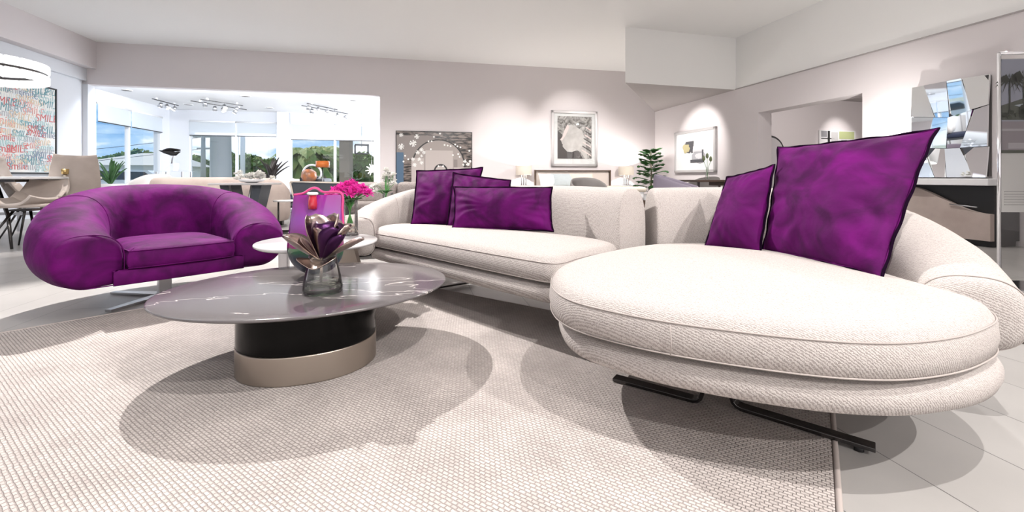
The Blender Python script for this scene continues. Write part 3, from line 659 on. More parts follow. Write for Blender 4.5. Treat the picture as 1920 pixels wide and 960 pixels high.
# clear glass vase with the metal flower
bp = Fp(605, 547, TT); vx, vy = bp.x, bp.y
t = thing('glass_vase', 'clear glass vase with a thick base, holding the metal flower', 'vase', (vx, vy, TT))
pr = [(.072, .0), (.076, .004), (.076, .02), (.069, .06), (.058, .11), (.052, .145), (.049, .145), (.055, .11), (.066, .06), (.070, .034), (.0, .028)]
obj('body', lathe(bmesh.new(), pr, n=48), M['glass'], t)
m_ = glass('thick_glass', (.90, .92, .85), .7)
obj('thick_base', lathe(bmesh.new(), [(0, .003), (.070, .005), (.073, .02), (.066, .045), (.0, .050)], n=40), m_, t)
FC = Vector((vx-.005, vy-.005, TT+.125))
MP = mat('mauve_bronze_metal', (.36, .27, .26), .24, 1, var=(9, (.50, .43, .36)))
MPd = mat('dark_plum_metal', (.05, .012, .06), .3, .8)
t = thing('metal_flower', 'bronze and plum metal succulent flower with broad spoon petals', 'flower ornament', tuple(FC))
for i, (ax, ay, az, L_, W_, cup, curl, dk) in enumerate([(-1, -.1, .50, .155, .085, .30, .25, 0), (1, .15, .42, .165, .055, .3, .12, 0), (-.62, .3, 1.15, .17, .09, .40, .35, 0), (.50, .45, 1.0, .175, .10, .25, .45, 0), (.0, -.4, 1.2, .135, .10, .55, .55, 1),
        (.8, -.25, .85, .14, .06, .55, .4, 1), (.15, -1, .05, .09, .10, .2, -.4, 0), (-.1, .9, .9, .17, .10, .3, .35, 0), (.85, .5, .75, .16, .07, .4, .4, 0), (-.35, -.3, 1.25, .12, .06, .4, .3, 0), (1, -.3, .55, .135, .045, .5, .5, 1), (-.75, .7, .5, .14, .07, .3, .25, 0)]):
    bm = bmesh.new(); petal(bm, Vector((0, 0, 0)), Vector((ax, ay, az)), Vector((-ax*.2, -ay*.2, 1)) if az < .8 else Vector((-ax, -ay, .3)), L_*1.12, W_*1.45, cup, curl, pk=1.5)
    o = obj('petal', bm, MPd if dk else MP, t, mods=SOL(.0025), label='dark plum petal' if dk else None)
bm = bmesh.new(); tube(bm, [(0, 0, .01), (.002, .0, -.04), (-.002, .003, -.085)], [.007, .006, .006], 8); obj('stem', bm, MP, t)
# coloured glass pouch vase
bp = Fp(588, 515, TT); t = thing('art_glass_vase', 'tall pouch-shaped art glass vase, violet above and green-black below', 'vase', (bp.x, bp.y+.02, TT), 0)
def pouch(z0, z1, wl, th=.36, N_=40, R_=24, close=True):
    """flattened body: half width from the profile wl(z)"""
    bm = bmesh.new(); rings = []
    for i in range(R_+1):
        z = z0+(z1-z0)*i/R_; l, r = wl(z); c = (l+r)/2; w_ = (r-l)/2; dd = min(.055, w_*th+.004) * (1 if z < .22 else max(.14, 1-(z-.22)/.19))
        rings.append([bm.verts.new((c+w_*math.cos(2*PI*k/N_), dd*math.sin(2*PI*k/N_), z)) for k in range(N_)])
    for A, B in zip(rings, rings[1:]):
        for k in range(N_): bm.faces.new((A[k], A[(k+1) % N_], B[(k+1) % N_], B[k])).smooth = True
    if close: bm.faces.new(rings[0][::-1])
    return bm
s_ = bp.y/FPX
def wl(z):
    if z < .13: q = max(0, z/.13); h = .015+.12*math.sqrt(max(0, 1-(1-q)**2)); return (-h+.0, h)
    q = (z-.13)/.25; return (-.135+.032*q, .135-.012*q)
def cglass(name, c1, c2, c3, z1, z2):
    m = mat(name, c1, .06, Specular_IOR_Level=1.0, Coat_Weight=1.0, Transmission_Weight=.35); t_ = m.node_tree; p = t_.nodes['Principled BSDF']; c = t_.nodes.new('ShaderNodeTexCoord'); s = t_.nodes.new('ShaderNodeSeparateXYZ')
    n = t_.nodes.new('ShaderNodeTexNoise'); n.inputs['Scale'].default_value = 9; n.inputs['Distortion'].default_value = 1.5
    a = t_.nodes.new('ShaderNodeMath'); a.operation = 'MULTIPLY_ADD'; a.inputs[1].default_value = .05
    t_.links.new(c.outputs['Object'], n.inputs[0]); t_.links.new(c.outputs['Object'], s.inputs[0]); t_.links.new(n.outputs[0], a.inputs[0]); t_.links.new(s.outputs[2], a.inputs[2])
    r = t_.nodes.new('ShaderNodeValToRGB'); es = r.color_ramp.elements; es[0].position = z1; es[0].color = (*c1, 1); es[1].position = z2; es[1].color = (*c3, 1); e = es.new((z1+z2)/2); e.color = (*c2, 1)
    t_.links.new(a.outputs[0], r.inputs[0]); t_.links.new(r.outputs[0], p.inputs['Base Color']); return m
obj('lower_body', pouch(0, .125, wl), cglass('green_black_glass', (.003, .006, .03), (.005, .02, .05), (.01, .16, .02), .05, .15), t, label='dark blue to green glass bottom')
obj('upper_body', pouch(.125, .375, wl, close=False), cglass('violet_glass', (.28, .005, .14), (.30, .07, .42), (.42, .01, .34), .15, .42), t, label='violet and pink glass upper part')
bm = bmesh.new(); pts = [Vector((-.103, 0, .375)), Vector((-.06, 0, .382)), Vector((-.03, 0, .40)), Vector((-.01, 0, .408)), Vector((.01, 0, .405)), Vector((.04, 0, .388)), Vector((.123, 0, .383)), Vector((.128, 0, .3)), Vector((.133, 0, .2))]
tube(bm, [Vector(p) for p in crom([tuple(q) for q in pts], 40)], .006, 8); obj('rim', bm, mat('pink_glass_rim', (.65, .05, .22), .08, Coat_Weight=1), t, label='thick pink glass rim')
bm = lathe(bmesh.new(), [(.020, .31), (.021, .33), (.017, .375), (.0, .376)], c=(.0, -.03, 0), n=20); obj('neck', bm, mat('red_glass', (.42, .01, .03), .08, Coat_Weight=1), t, label='short red glass neck')
bm = bmesh.new(); tube(bm, [Vector((.018*math.cos(a), -.03+.018*math.sin(a), .382)) for a in [2*PI*k/20 for k in range(20)]], .007, 8, closed=True); obj('neck_ring', bm, M['whitepetal'], t, label='pale ring on the neck')

# ================================================================= WHITE SIDE TABLE, BOUQUET
sx_, sy_ = -1.13, 2.55; SZ = .39
t = thing('side_table', 'round white side table between loveseat and sofa, behind the coffee table', 'side table', (sx_, sy_, G*0))
bm = lathe(bmesh.new(), [(.0, SZ-.022), (.315, SZ-.022), (.33, SZ-.012), (.33, SZ-.004), (.327, SZ), (.0, SZ)], n=72); obj('tabletop', bm, M['whitegloss'], t)
bm = box((-.225, .05, (SZ-.022)/2+.006), (.055, .03, SZ-.034), bev=.004); obj('leg', bm, M['steel'], t)
bm = bmesh.new(); prism(bm, [(.04, 0, .012), (.30, 0, .012), (.20, 0, SZ-.022), (.10, 0, SZ-.022)], (0, .05, 0)); fix(bm); obj('panel_leg', bm, M['bronze'], t)
bm = box((.0, .03, .012), (.52, .12, .012), bev=.004); obj('foot', bm, M['darksteel'], t)
vx, vy = -1.035, 2.79
t = thing('glass_vase', 'tall clear cylinder vase with magenta flowers on the white side table', 'vase', (vx, vy, SZ))
obj('body', lathe(bmesh.new(), [(.05, 0), (.05, .012), (.048, .225), (.045, .225), (.046, .014), (0, .013)], n=32), M['glass'], t)
obj('foot_ring', lathe(bmesh.new(), [(.054, .0), (.054, .006), (.051, .008)], n=32), M['darksteel'], t)
for k in range(9):
    a = k*2.4; r = .02*math.sqrt(k/3)+.004
    o = obj('pebble', lathe(bmesh.new(), [(0, 0), (.010, .003), (.013, .009), (.009, .016), (0, .019)], c=(r*math.cos(a), r*math.sin(a), .014+.012*(k % 4)), n=10), mat('pebble', (.55, .45, .38), .5) if k == 0 else M_p, t)
    if k == 0: M_p = o.data.materials[0]
def bloom(R, seed, n=46, m='magenta', core=True):
    rnd = random.Random(seed); bm = bmesh.new()
    for i in range(n):
        z = rnd.uniform(-.25, 1); a = rnd.uniform(0, 2*PI); q = math.sqrt(max(0, 1-z*z)); d = Vector((q*math.cos(a), q*math.sin(a), z)).normalized()
        s = d.cross(Vector((0, 0, 1)) if abs(z) < .9 else Vector((1, 0, 0))).normalized(); w = R*.20; L_ = R*rnd.uniform(.8, 1.1); up = s.cross(d)*R*.15
        v = [bm.verts.new(x) for x in (d*R*.1, d*L_*.6+s*w+up, d*L_, d*L_*.6-s*w+up)]; bm.faces.new(v)
    return bm
def bouquet(label, cat, loc, blooms, matn, leafn, name='bouquet', group=None, R=.034):
    t = thing(name, label, cat, loc, 0, group)
    for i, (x, y, z) in enumerate(blooms):
        o = obj('bloom', bloom(R, i+3), M[matn], t); o.location = (x, y, z); o.rotation_euler = (random.uniform(-.5, .5), random.uniform(-.5, .5), 0)
        bm = bmesh.new(); tube(bm, [(x, y, z), (x*.45, y*.45, z*.45), (x*.1, y*.1, -.02), (x*-.15, y*-.15, -.13)], .0026, 5); obj('stem', bm, M['leaf2'], t)
    for i in range(leafn):
        a = i*2*PI/leafn; bm = bmesh.new(); petal(bm, Vector((.01*math.cos(a), .01*math.sin(a), .0)), Vector((math.cos(a), math.sin(a), .7)), Vector((0, 0, 1)), .075, .03, .3, -.5); obj('leaf', bm, M['leaf'], t)
    return t
rnd = random.Random(4); BL_ = []
for k in range(26):
    a = k*2.39996; r = .125*math.sqrt((k+.4)/26); BL_.append((r*math.cos(a), r*math.sin(a)*.8, .135-r*.72+rnd.uniform(-.012, .012)))
bouquet('dense bouquet of magenta flowers in the tall cylinder vase', 'flowers', (vx, vy, SZ+.205), BL_, 'magenta', 9, R=.044)

# ================================================================= SHOWROOM BACKGROUND, LEFT
def place(px, d): return ((px-960)/FPX*d, d)
def shell_chair(name, label, px, d, rz, mt, seat=.46, back=1.0, group=None, wide=.46):
    x, y = place(px, d); t = thing(name, label, 'chair', (x, y, 0), rz, group)
    def fn(a, b):     # bucket: runs from the seat front up the back, sides curled up
        v = 2*b-1
        if a < .45: q = a/.45; p = Vector((0, -.24+.42*q, seat+.02-.03*math.sin(PI*q))); w = wide*(.82+.18*q)
        else: q = (a-.45)/.55; p = Vector((0, .18+.13*q+.03*math.sin(q*PI), seat+.02+(back-seat)*q)); w = wide*(1-.22*q**2)
        lift = .10*abs(v)**3*(1-.5*a)
        return p + Vector((v*w/2, -lift*.9*(1 if a > .45 else 0)*(1-a)*2, lift*(1 if a < .6 else .3)))
    obj('shell', grid(fn, 26, 12), mt, t, mods=[('SOLIDIFY', dict(thickness=.028, offset=-1)), ('BEVEL', dict(width=.008, segments=2))])
    obj('seat_pad', slab(outline([(-.19, -.2), (.19, -.2), (.2, .14), (-.2, .14)], 40), [(.01, seat), (0, seat+.015), (.02, seat+.035)], crown=.01), mt, t)
    obj('seat_bracket', box((0, 0, seat-.03), (.2, .2, .02)), M['darksteel'], t)
    for sx in (-1, 1):
        for sy in (-1, 1):
            bm = bmesh.new(); tube(bm, [(sx*.07, sy*.07, seat-.03), (sx*.24, sy*.24, .0)], [.013, .008], 8); obj('leg', bm, M['darksteel'], t)
    return t
gr = 'taupe shell chairs round the dining table'
shell_chair('dining_chair', 'taupe high-backed shell chair between the table and the graffiti painting', 62, 5.5, 2.2, M['shell'], group=gr, back=.98)
shell_chair('dining_chair', 'taupe high-backed shell chair nearest the white pillar, leaning to the right', 138, 5.3, -2.3, M['shell'], group=gr, back=.99)
shell_chair('dining_chair', 'taupe shell chair low under the near edge of the dining table', 52, 4.7, .25, M['shell'], group=gr, seat=.44, back=.70)
x, y = place(-10, 5.0); t = thing('dining_table', 'thin-topped dining table at the left edge on slanting steel legs', 'table', (x, y, 0), .05)
obj('tabletop', box((-.1, 0, .75), (1.75, .95, .026), bev=.006), M['whitegloss'], t)
obj('bracket', box((.22, 0, .72), (.5, .5, .03), bev=.004), M['darksteel'], t)
for sx in (-1, 1):
    for sy in (-1, 1):
        bm = bmesh.new(); tube(bm, [(sx*.22, sy*.2, .71), (sx*.52, sy*.36, .35), (sx*.62, sy*.42, .0)], [.022, .018, .012], 8); obj('leg', bm, M['darksteel'], t)
obj('foot_rail', box((0, 0, .34), (1.1, .04, .03)), M['steel'], t)
x, y = place(122, 5.0); t = thing('candle_holder', 'small brass candle holder on the right end of the dining table', 'candle holder', (x, y, .763))
obj('stand', lathe(bmesh.new(), [(.03, 0), (.03, .01), (.02, .02), (.02, .03)], n=20), M['bronze'], t); obj('cup', lathe(bmesh.new(), [(.03, .03), (.034, .09), (.03, .09), (.027, .035)], n=20), mat('aged_brass', (.5, .36, .16), .35, 1), t)
x, y = place(108, 6.6); t = thing('bench', 'low white bench against the left wall', 'bench', (x, y, 0), TH+PI/2)
obj('seat', box((0, 0, .42), (1.1, .42, .10), bev=.03), M['white'], t)
for sx in (-.45, .45):
    for sy in (-.15, .15): obj('leg', box((sx, sy, .185), (.03, .03, .37)), M['steel'], t)
def chevron():
    m = mat('chevron_fabric', (.75, .76, .78), .8); t = m.node_tree; p = t.nodes['Principled BSDF']; c = t.nodes.new('ShaderNodeTexCoord'); w = t.nodes.new('ShaderNodeTexChecker'); w.inputs['Scale'].default_value = 17; w.inputs[1].default_value = (.75, .77, .8, 1); w.inputs[2].default_value = (.06, .08, .15, 1)
    mp = t.nodes.new('ShaderNodeMapping'); mp.inputs['Rotation'].default_value = (.4, .8, .3); t.links.new(c.outputs['Object'], mp.inputs[0]); t.links.new(mp.outputs[0], w.inputs[0]); t.links.new(w.outputs[0], p.inputs['Base Color']); return m
o = pillow([Dp(86, 372, 6.5), Dp(124, 373, 6.4), Dp(122, 338, 6.5), Dp(87, 337, 6.6)], .06, 'navy and white patterned pillow on the white bench by the left wall', None, 3, wr=.3)
for ch in o.children:
    if ch.name.startswith(('cover', 'flange')): ch.data.materials[0] = M['chev'] if 'chev' in M else M.setdefault('chev', chevron())
# graffiti painting on the left wall
a = onx(98, 167, Xl); zt, zb = 2.46, .83; y1 = a[1]; y0 = 8.15
t = thing('painting', 'large painting of crowded coloured handwriting on the left wall', 'painting', b2w(Xl+.04, (y0+y1)/2, (zt+zb)/2), TH+PI/2)
Wd, Ht = y1-y0, zt-zb
m = mat('painted_canvas', (.82, .80, .76), .7, var=(2.2, (.70, .76, .78), .4, .6))
obj('canvas', box((0, 0, 0), (Wd-.03, .03, Ht-.03)), m, t)
bm = bmesh.new()
for s in (-1, 1): bx(bm, (s*Wd/2, 0, 0), (.025, .06, Ht+.025)); bx(bm, (0, 0, s*Ht/2), (Wd+.025, .06, .025))
obj('frame', bm, M['black'], t)
inks = [mat('paint_stroke', c, .6) for c in ((.60, .13, .13), (.14, .32, .36), (.75, .38, .34), (.22, .27, .36), (.74, .58, .42), (.42, .60, .60), (.88, .87, .82), (.45, .45, .48))]
rnd = random.Random(11)
def text_mesh(body, size, extr=.001, shear=0, align='CENTER'):
    cu = bpy.data.curves.new('lettering', 'FONT'); cu.body = body; cu.size = size; cu.extrude = extr; cu.shear = shear; cu.align_x = align; cu.align_y = 'CENTER'; cu.offset = -size*.004; cu.resolution_u = 3
    o = bpy.data.objects.new('lettering', cu); COL.objects.link(o); dg = bpy.context.evaluated_depsgraph_get(); me = bpy.data.meshes.new_from_object(o.evaluated_get(dg)); bpy.data.objects.remove(o); return me
words = [text_mesh('SMILE', .20, shear=.15), text_mesh('smile', .22, shear=-.1), text_mesh('SMILE', .16, shear=.3), text_mesh('Smile', .19, shear=0)]
bm = bmesh.new(); lay = 0
for row in range(15):
    z = Ht/2-.1-row*(Ht-.2)/14; x = -Wd/2+.1+rnd.uniform(0, .12)
    while x < Wd/2-.02:
        me = rnd.choice(words); n0 = len(bm.verts); f0 = len(bm.faces); bm.from_mesh(me); bm.verts.ensure_lookup_table(); bm.faces.ensure_lookup_table(); lay += 1
        mx = Matrix.Translation((x, -.0165-.00004*lay, z+rnd.uniform(-.03, .03))) @ Matrix.Rotation(rnd.uniform(-.12, .12), 4, 'Y') @ Matrix.Rotation(PI/2, 4, 'X') @ Matrix.Diagonal((rnd.uniform(.75, 1.1), 1, 1, 1))
        bmesh.ops.transform(bm, matrix=mx, verts=bm.verts[n0:]); k = rnd.randrange(8)
        for v in bm.verts[n0:]: v.co.x = max(-Wd/2+.02, min(Wd/2-.02, v.co.x))
        for f in bm.faces[f0:]: f.material_index = k
        x += rnd.uniform(.22, .34)
obj('painted_lettering', bm, inks, t)
# scalloped pendant
x, y = place(-42, 4.5); zc = EYE+(HY-129)/FPX*4.5; t = thing('pendant_lamp', 'white scalloped drum pendant lamp hanging at the far left edge', 'pendant lamp', (x, y, zc))
Mg = mat('glowing_shade', (.95, .95, .95), .6); Mg.node_tree.nodes['Principled BSDF'].inputs['Emission Color'].default_value = (1, 1, 1, 1); Mg.node_tree.nodes['Principled BSDF'].inputs['Emission Strength'].default_value = .8
for z0, z1 in ((.012, .10), (-.10, -.012)):
    bm = bmesh.new()
    for k in range(26):
        a = 2*PI*k/26; bx(bm, (.5*math.cos(a), .5*math.sin(a), (z0+z1)/2), (.03, .115, z1-z0), rz=a, bev=.012)
    obj('scallop_tier', bm, Mg, t)
bm = bmesh.new(); tube(bm, [(.49*math.cos(2*PI*k/48), .49*math.sin(2*PI*k/48), 0) for k in range(48)], .014, 8, closed=True); obj('band', bm, M['darksteel'], t)
bm = bmesh.new(); tube(bm, [(0, 0, .05), (0, 0, Hc-zc)], .008, 8); obj('rod', bm, M['darksteel'], t)
bm = bmesh.new(); [tube(bm, [(0, 0, .06), (.49*math.cos(a), .49*math.sin(a), .01)], .006, 6) for a in (0, 2.1, 4.2)]; obj('spokes', bm, M['darksteel'], t)
# spiky plants
def spiky(px, d, z0, z1, label, n, Lf, mt, seed, spread=.8):
    x, y = place(px, d); t = thing('potted_agave', label, 'plant', (x, y, 0), 0)
    obj('pot', lathe(bmesh.new(), [(.13, 0), (.17, .02), (.2, z0-.02), (.2, z0), (.17, z0), (.16, z0-.06), (0, z0-.06)], n=32), M['white'], t)
    rnd = random.Random(seed)
    for k in range(n):
        a = rnd.uniform(0, 2*PI); e = rnd.uniform(.5, 1.5); bm = bmesh.new(); dr = Vector((math.cos(a)*math.cos(e)*spread, math.sin(a)*math.cos(e)*spread, math.sin(e)))
        petal(bm, Vector((0, 0, z0-.04)), dr, Vector((-math.cos(a), -math.sin(a), .4)), Lf*rnd.uniform(.7, 1.05), .055, .5, -.35, n=8, m=4); obj('leaf', bm, mt, t, mods=SOL(.004))
spiky(208, 9.0, .62, 1, 'dark spiky potted plant in front of the slanting window', 22, .58, M['leaf'], 2)
spiky(508, 8.6, .72, 1, 'dark spiky potted plant at the right of the middle window', 22, .50, mat('purple_black_leaf', (.035, .03, .03), .4), 5)
# tub chair and curved sofa seen from behind
x, y = place(284, 7.6); t = thing('tub_chair', 'small white tub chair with a beige inside, left of the long beige sofa', 'armchair', (x, y, 0), .3)
st = [(-.26, -.2, .3, .66, .07), (-.28, .05, .3, .72, .07), (-.18, .24, .3, .80, .07), (0, .29, .3, .82, .07), (.18, .24, .3, .80, .07), (.28, .05, .3, .72, .07), (.26, -.2, .3, .66, .07)]
obj('backrest', sweep(st, n=40, m=20), M['whitegloss'], t); obj('seat_cushion', slab(outline([(-.24, -.24), (.24, -.24), (.24, .1), (0, .24), (-.24, .1)], 48), [(.01, .3), (0, .33), (.02, .45)], crown=.02), M['beige'], t)
for s in (-1, 1):
    for q in (-1, 1): bm = bmesh.new(); tube(bm, [(s*.15, q*.15, .3), (s*.2, q*.2, 0)], .012, 8); obj('leg', bm, M['steel'], t)
x, y = place(398, 6.3); t = thing('curved_sofa', 'long beige sofa seen from behind, below the middle window', 'sofa', (x, y, 0), .08)
st = [(-.86, .35, .10, .60, .16), (-.84, .12, .10, .72, .17), (-.66, -.08, .10, .752, .17), (-.3, -.14, .10, .757, .17), (.3, -.14, .10, .757, .17), (.66, -.08, .10, .752, .17), (.84, .12, .10, .72, .17), (.86, .35, .10, .60, .16)]
obj('backrest', sweep(st, n=60, m=28, e=3.2), M['beige'], t)
obj('seat_cushion', slab(outline([(-.76, 0), (.76, 0), (.8, .6), (.4, .75), (-.4, .75), (-.8, .6)], 60), [(.02, .12), (0, .15), (.0, .40), (.04, .44)], crown=.02), M['beige'], t)
for sx in (-.7, .7):
    for sy in (0, .6): obj('leg', box((sx, sy, .06), (.06, .06, .12)), M['darksteel'], t)
# side glass table + black sculpture
x, y = place(322, 8.2); t = thing('console_table', 'small glass-topped table carrying the black sculpture', 'table', (x, y, 0), .1)
obj('glass_top', box((.05, 0, .865), (.55, .35, .015)), M['glass'], t)
for sx in (-.18, .26):
    for sy in (-.13, .13): obj('leg', box((sx, sy, .43), (.02, .02, .856)), M['steel'], t)
t = thing('sculpture', 'black bird-like sculpture on a thin stem in front of the white wall corner', 'sculpture', (x, y, .8735), 0)
obj('glass_block', box((0, 0, .075), (.17, .14, .148)), M['glass'], t)
bm = bmesh.new(); tube(bm, [(0, 0, .14), (.01, 0, .24), (.05, 0, .31)], [.012, .01, .012], 8); obj('stem', bm, M['steel'], t)
bm = bmesh.new(); S_ = [(-.24, .385, .004), (-.14, .36, .03), (0, .335, .05), (.07, .32, .035), (.13, .355, .02), (.17, .36, .003)]; tube(bm, [(a, 0, b) for a, b, c in S_], [c for a, b, c in S_], 12); obj('bird_body', bm, M['black'], t)
bm = bmesh.new(); petal(bm, Vector((-.18, 0, .37)), Vector((1, .2, -.05)), Vector((0, 0, 1)), .3, .14, .4, .2); obj('wing', bm, M['black'], t, mods=SOL(.006))
# v-leg table with white flowers
x, y = place(462, 5.6); zt = EYE-(343-HY)/FPX*5.6; t = thing('v_leg_table', 'marble-topped table on a dark V-shaped base behind the loveseat', 'table', (x, y, 0), .1)
obj('tabletop', box((0, 0, zt-.012), (.66, .5, .024), bev=.004), mat('grey_marble', (.50, .48, .47), .2, var=(3, (.62, .60, .6))), t)
for s in (-1, 1):
    bm = bmesh.new(); prism(bm, [(s*.02, -.14, .02), (s*.10, -.14, .02), (s*.25, -.14, zt-.026), (s*.13, -.14, zt-.026)], (0, .28, 0)); fix(bm); obj('slanted_leg', bm, M['slate'], t)
    bm = bmesh.new(); tube(bm, [(s*.02, -.145, .02), (s*.13, -.145, zt-.026)], .012, 6); obj('steel_edge', bm, M['steel'], t)
obj('foot', box((0, 0, .012), (.44, .34, .022), bev=.004), M['steel'], t)
x, y = place(472, 5.55); rnd = random.Random(9)
o = bouquet('wide low arrangement of white blossoms on the marble-topped V-leg table', 'flowers', (x, y, zt+.02), [(rnd.uniform(-.21, .21), rnd.uniform(-.1, .1), rnd.uniform(.03, .12)) for k in range(26)], 'whitepetal', 6, R=.045)
obj('bowl', lathe(bmesh.new(), [(.05, -.02), (.13, .0), (.15, .03), (.14, .03), (.0, -.012)], n=28), M['white'], o)
for ch in list(o.children):
    if ch.name.startswith('stem'): bpy.data.objects.remove(ch)
# white cushioned armchair
x, y = place(517, 7.9); t = thing('armchair', 'low navy armchair with white back cushions and thin dark legs', 'armchair', (x, y, 0), -.15)
obj('seat_frame', box((0, 0, .26), (.56, .6, .05), bev=.01), M['slate'], t)
obj('seat_cushion', box((0, -.02, .35), (.56, .6, .12), bev=.045, seg=4), M['navy'], t)
obj('arm_cushion', box((0, -.28, .44), (.50, .12, .10), bev=.045, seg=4), M['navy'], t)
for s in (-.2, .17):
    bm = bmesh.new(); grid(lambda a, b: Vector((s+.19*math.copysign(abs(math.cos(2*PI*b))**.7, math.cos(2*PI*b))*math.sin(PI*a)**.5, .17+.07*math.sin(2*PI*b)*math.sin(PI*a)**.5, .42+.33*a)), 14, 24, bm=bm); bmesh.ops.remove_doubles(bm, verts=bm.verts, dist=.001); fix(bm)
    obj('back_cushion', bm, M['white'], t)
obj('back_frame', box((0, .27, .5), (.56, .04, .45), bev=.015), M['white'], t)
for sx in (-.25, .25):
    for sy in (-.26, .26): obj('leg', box((sx, sy, .12), (.02, .02, .24)), M['darksteel'], t)
x, y = place(537, 6.0); zt = EYE-(375-HY)/FPX*6.0; t = thing('side_table', 'small round white side table on one thin post beside the white-cushioned armchair', 'side table', (x, y, 0))
obj('tabletop', lathe(bmesh.new(), [(0, zt-.02), (.16, zt-.02), (.165, zt-.01), (.16, zt), (0, zt)], n=40), M['whitegloss'], t)
bm = bmesh.new(); tube(bm, [(-.11, 0, zt-.02), (-.11, 0, .01)], .012, 10); obj('post', bm, M['darksteel'], t)
bm = bmesh.new(); tube(bm, [(.16*math.cos(2*PI*k/32), .16*math.sin(2*PI*k/32), .01) for k in range(32)], .009, 8, closed=True); tube(bm, [(-.16, 0, .01), (.16, 0, .01)], .009, 8); obj('base_ring', bm, M['darksteel'], t)
# navy daybed, orange vase, amber lamp
x, y = place(578, 10.2); t = thing('daybed', 'dark navy daybed in front of the palm window', 'daybed', (x, y, 0), .1)
obj('mattress', box((0, 0, .52), (.95, .8, .22), bev=.06, seg=4), M['navy'], t); obj('bolster', box((.3, 0, .67), (.3, .6, .12), bev=.05, seg=4), M['slate'], t); obj('base', box((0, 0, .22), (.9, .75, .30)), M['black'], t)
for k, c_x in enumerate((-.5, -.36)):
    x2, y2 = place(550+k*20, 9.4-.25*k); q = thing('ball_stool', ('left' if k == 0 else 'right') + ' one of two small white round stools at the foot of the navy daybed', 'stool', (x2, y2, 0), 0, 'white round stools by the navy daybed')
    obj('seat', lathe(bmesh.new(), [(0, .47), (.09, .48), (.13, .53), (.09, .58), (0, .59)], n=24), M['white'], q); obj('post', lathe(bmesh.new(), [(.12, 0), (.12, .015), (.02, .03), (.02, .48)], n=16), M['steel'], q)
x, y = place(585, 10.0); t = thing('round_vase', 'round orange-brown ceramic vase standing on the navy daybed', 'vase', (x, y-.15, .63))
obj('body', lathe(bmesh.new(), [(.07, 0), (.13, .04), (.165, .14), (.15, .24), (.08, .30), (.06, .31)], n=36), mat('copper_glaze', (.50, .17, .05), .3, var=(9, (.25, .14, .10))), t)
obj('collar', lathe(bmesh.new(), [(.06, .305), (.07, .33), (.055, .335)], n=30), M['black'], t)
bm = bmesh.new(); tube(bm, [(.22*math.cos(2*PI*k/40), .12, .17+.2*math.sin(2*PI*k/40)) for k in range(40)], .022, 8, closed=True)
x, y = place(585, 10.5); t = thing('hoop_mirror', 'white hoop standing behind the orange round vase', 'mirror', (x, y, .63)); bmesh.ops.transform(bm, matrix=Matrix.Translation((0, -.12, .05)), verts=bm.verts); obj('hoop', bm, M['white'], t)
obj('hoop_base', box((0, 0, .01), (.2, .1, .02)), M['white'], t)
x, y = place(605, 9.5); zc = EYE+(HY-308)/FPX*9.5; t = thing('floor_lamp', 'floor lamp with a short amber drum shade in front of the palm window', 'floor lamp', (x, y, 0))
obj('lamp_shade', lathe(bmesh.new(), [(.14, zc-.07), (.145, zc+.07), (.135, zc+.07), (.13, zc-.07)], n=36), M['amber'], t); obj('bulb', lathe(bmesh.new(), [(0, zc-.05), (.04, zc-.02), (.03, zc+.03), (0, zc+.05)], n=16), M['warmglow'], t)
obj('pole', lathe(bmesh.new(), [(.14, 0), (.14, .015), (.012, .02), (.012, zc-.05)], n=20), M['steel'], t)
# dark slate chair, grey boucle sofa, stool
x, y = place(602, 4.9); t = thing('slate_armchair', 'dark slate armchair with a pale rim seen behind the violet glass vase', 'armchair', (x, y, 0), .15)
bm = bmesh.new(); prism(bm, [(-.27, -.16, .705), (.25, -.2, .69), (.2, -.1, .12), (-.17, -.06, .12)], (0, .07, 0)); fix(bm); bmesh.ops.bevel(bm, geom=bm.edges[:], offset=.015, segments=2, affect='EDGES'); obj('backrest', bm, M['slate'], t)
bm = bmesh.new(); tube(bm, [(-.28, -.13, .705), (.26, -.17, .692)], .014, 8); tube(bm, [(-.28, -.13, .705), (-.18, -.03, .12)], .014, 8); obj('piping', bm, M['cream'], t)
obj('seat_cushion', box((.0, .22, .33), (.46, .5, .2), bev=.04, seg=3), M['slate'], t)
for s in (-.2, .2): obj('arm', box((s, .2, .42), (.06, .5, .22), bev=.02), M['slate'], t)
for sx in (-.14, .14):
    for sy in (.0, .4): obj('leg', box((sx, sy, .12), (.03, .03, .24)), M['darksteel'], t)
x, y = place(735, 5.9); t = thing('boucle_sofa', 'grey-brown boucle sofa behind the orchid vase, below the dark mirror', 'sofa', (x, y, 0), -.05)
for s in (-.36, .36): obj('back_cushion', box((s, .25, .545), (.70, .2, .29), bev=.06, seg=4), M['greyboucle'], t)
for s in (-.36, .36): obj('seat_cushion', box((s, -.15, .36), (.70, .75, .13), bev=.045, seg=4), M['greyboucle'], t)
obj('base', box((0, 0, .17), (1.5, .95, .24), bev=.03), M['greyboucle'], t)
for s in (-.76, .76): obj('arm', box((s, 0, .38), (.12, .95, .56), bev=.05, seg=4), M['greyboucle'], t)
for sx in (-.6, .6):
    for sy in (-.35, .35): obj('leg', box((sx, sy, .025), (.06, .06, .05)), M['black'], t)
x, y = place(668, 4.3); t = thing('pouf', 'rounded grey-brown boucle pouf beside the sofa arm, behind the clear cylinder vase', 'pouf', (x, y, 0))
obj('body', lathe(bmesh.new(), [(.18, .02), (.24, .05), (.27, .16), (.26, .29), (.20, .36), (.1, .385), (0, .39)], n=44), M['greyboucle'], t); obj('foot_ring', lathe(bmesh.new(), [(.16, 0), (.17, .02), (.0, .025)], n=30), M['black'], t)
x, y = place(722, 4.75); zt = EYE-(384-HY)/FPX*4.75; t = thing('side_table', 'square white side table carrying the white orchids', 'side table', (x, y, 0))
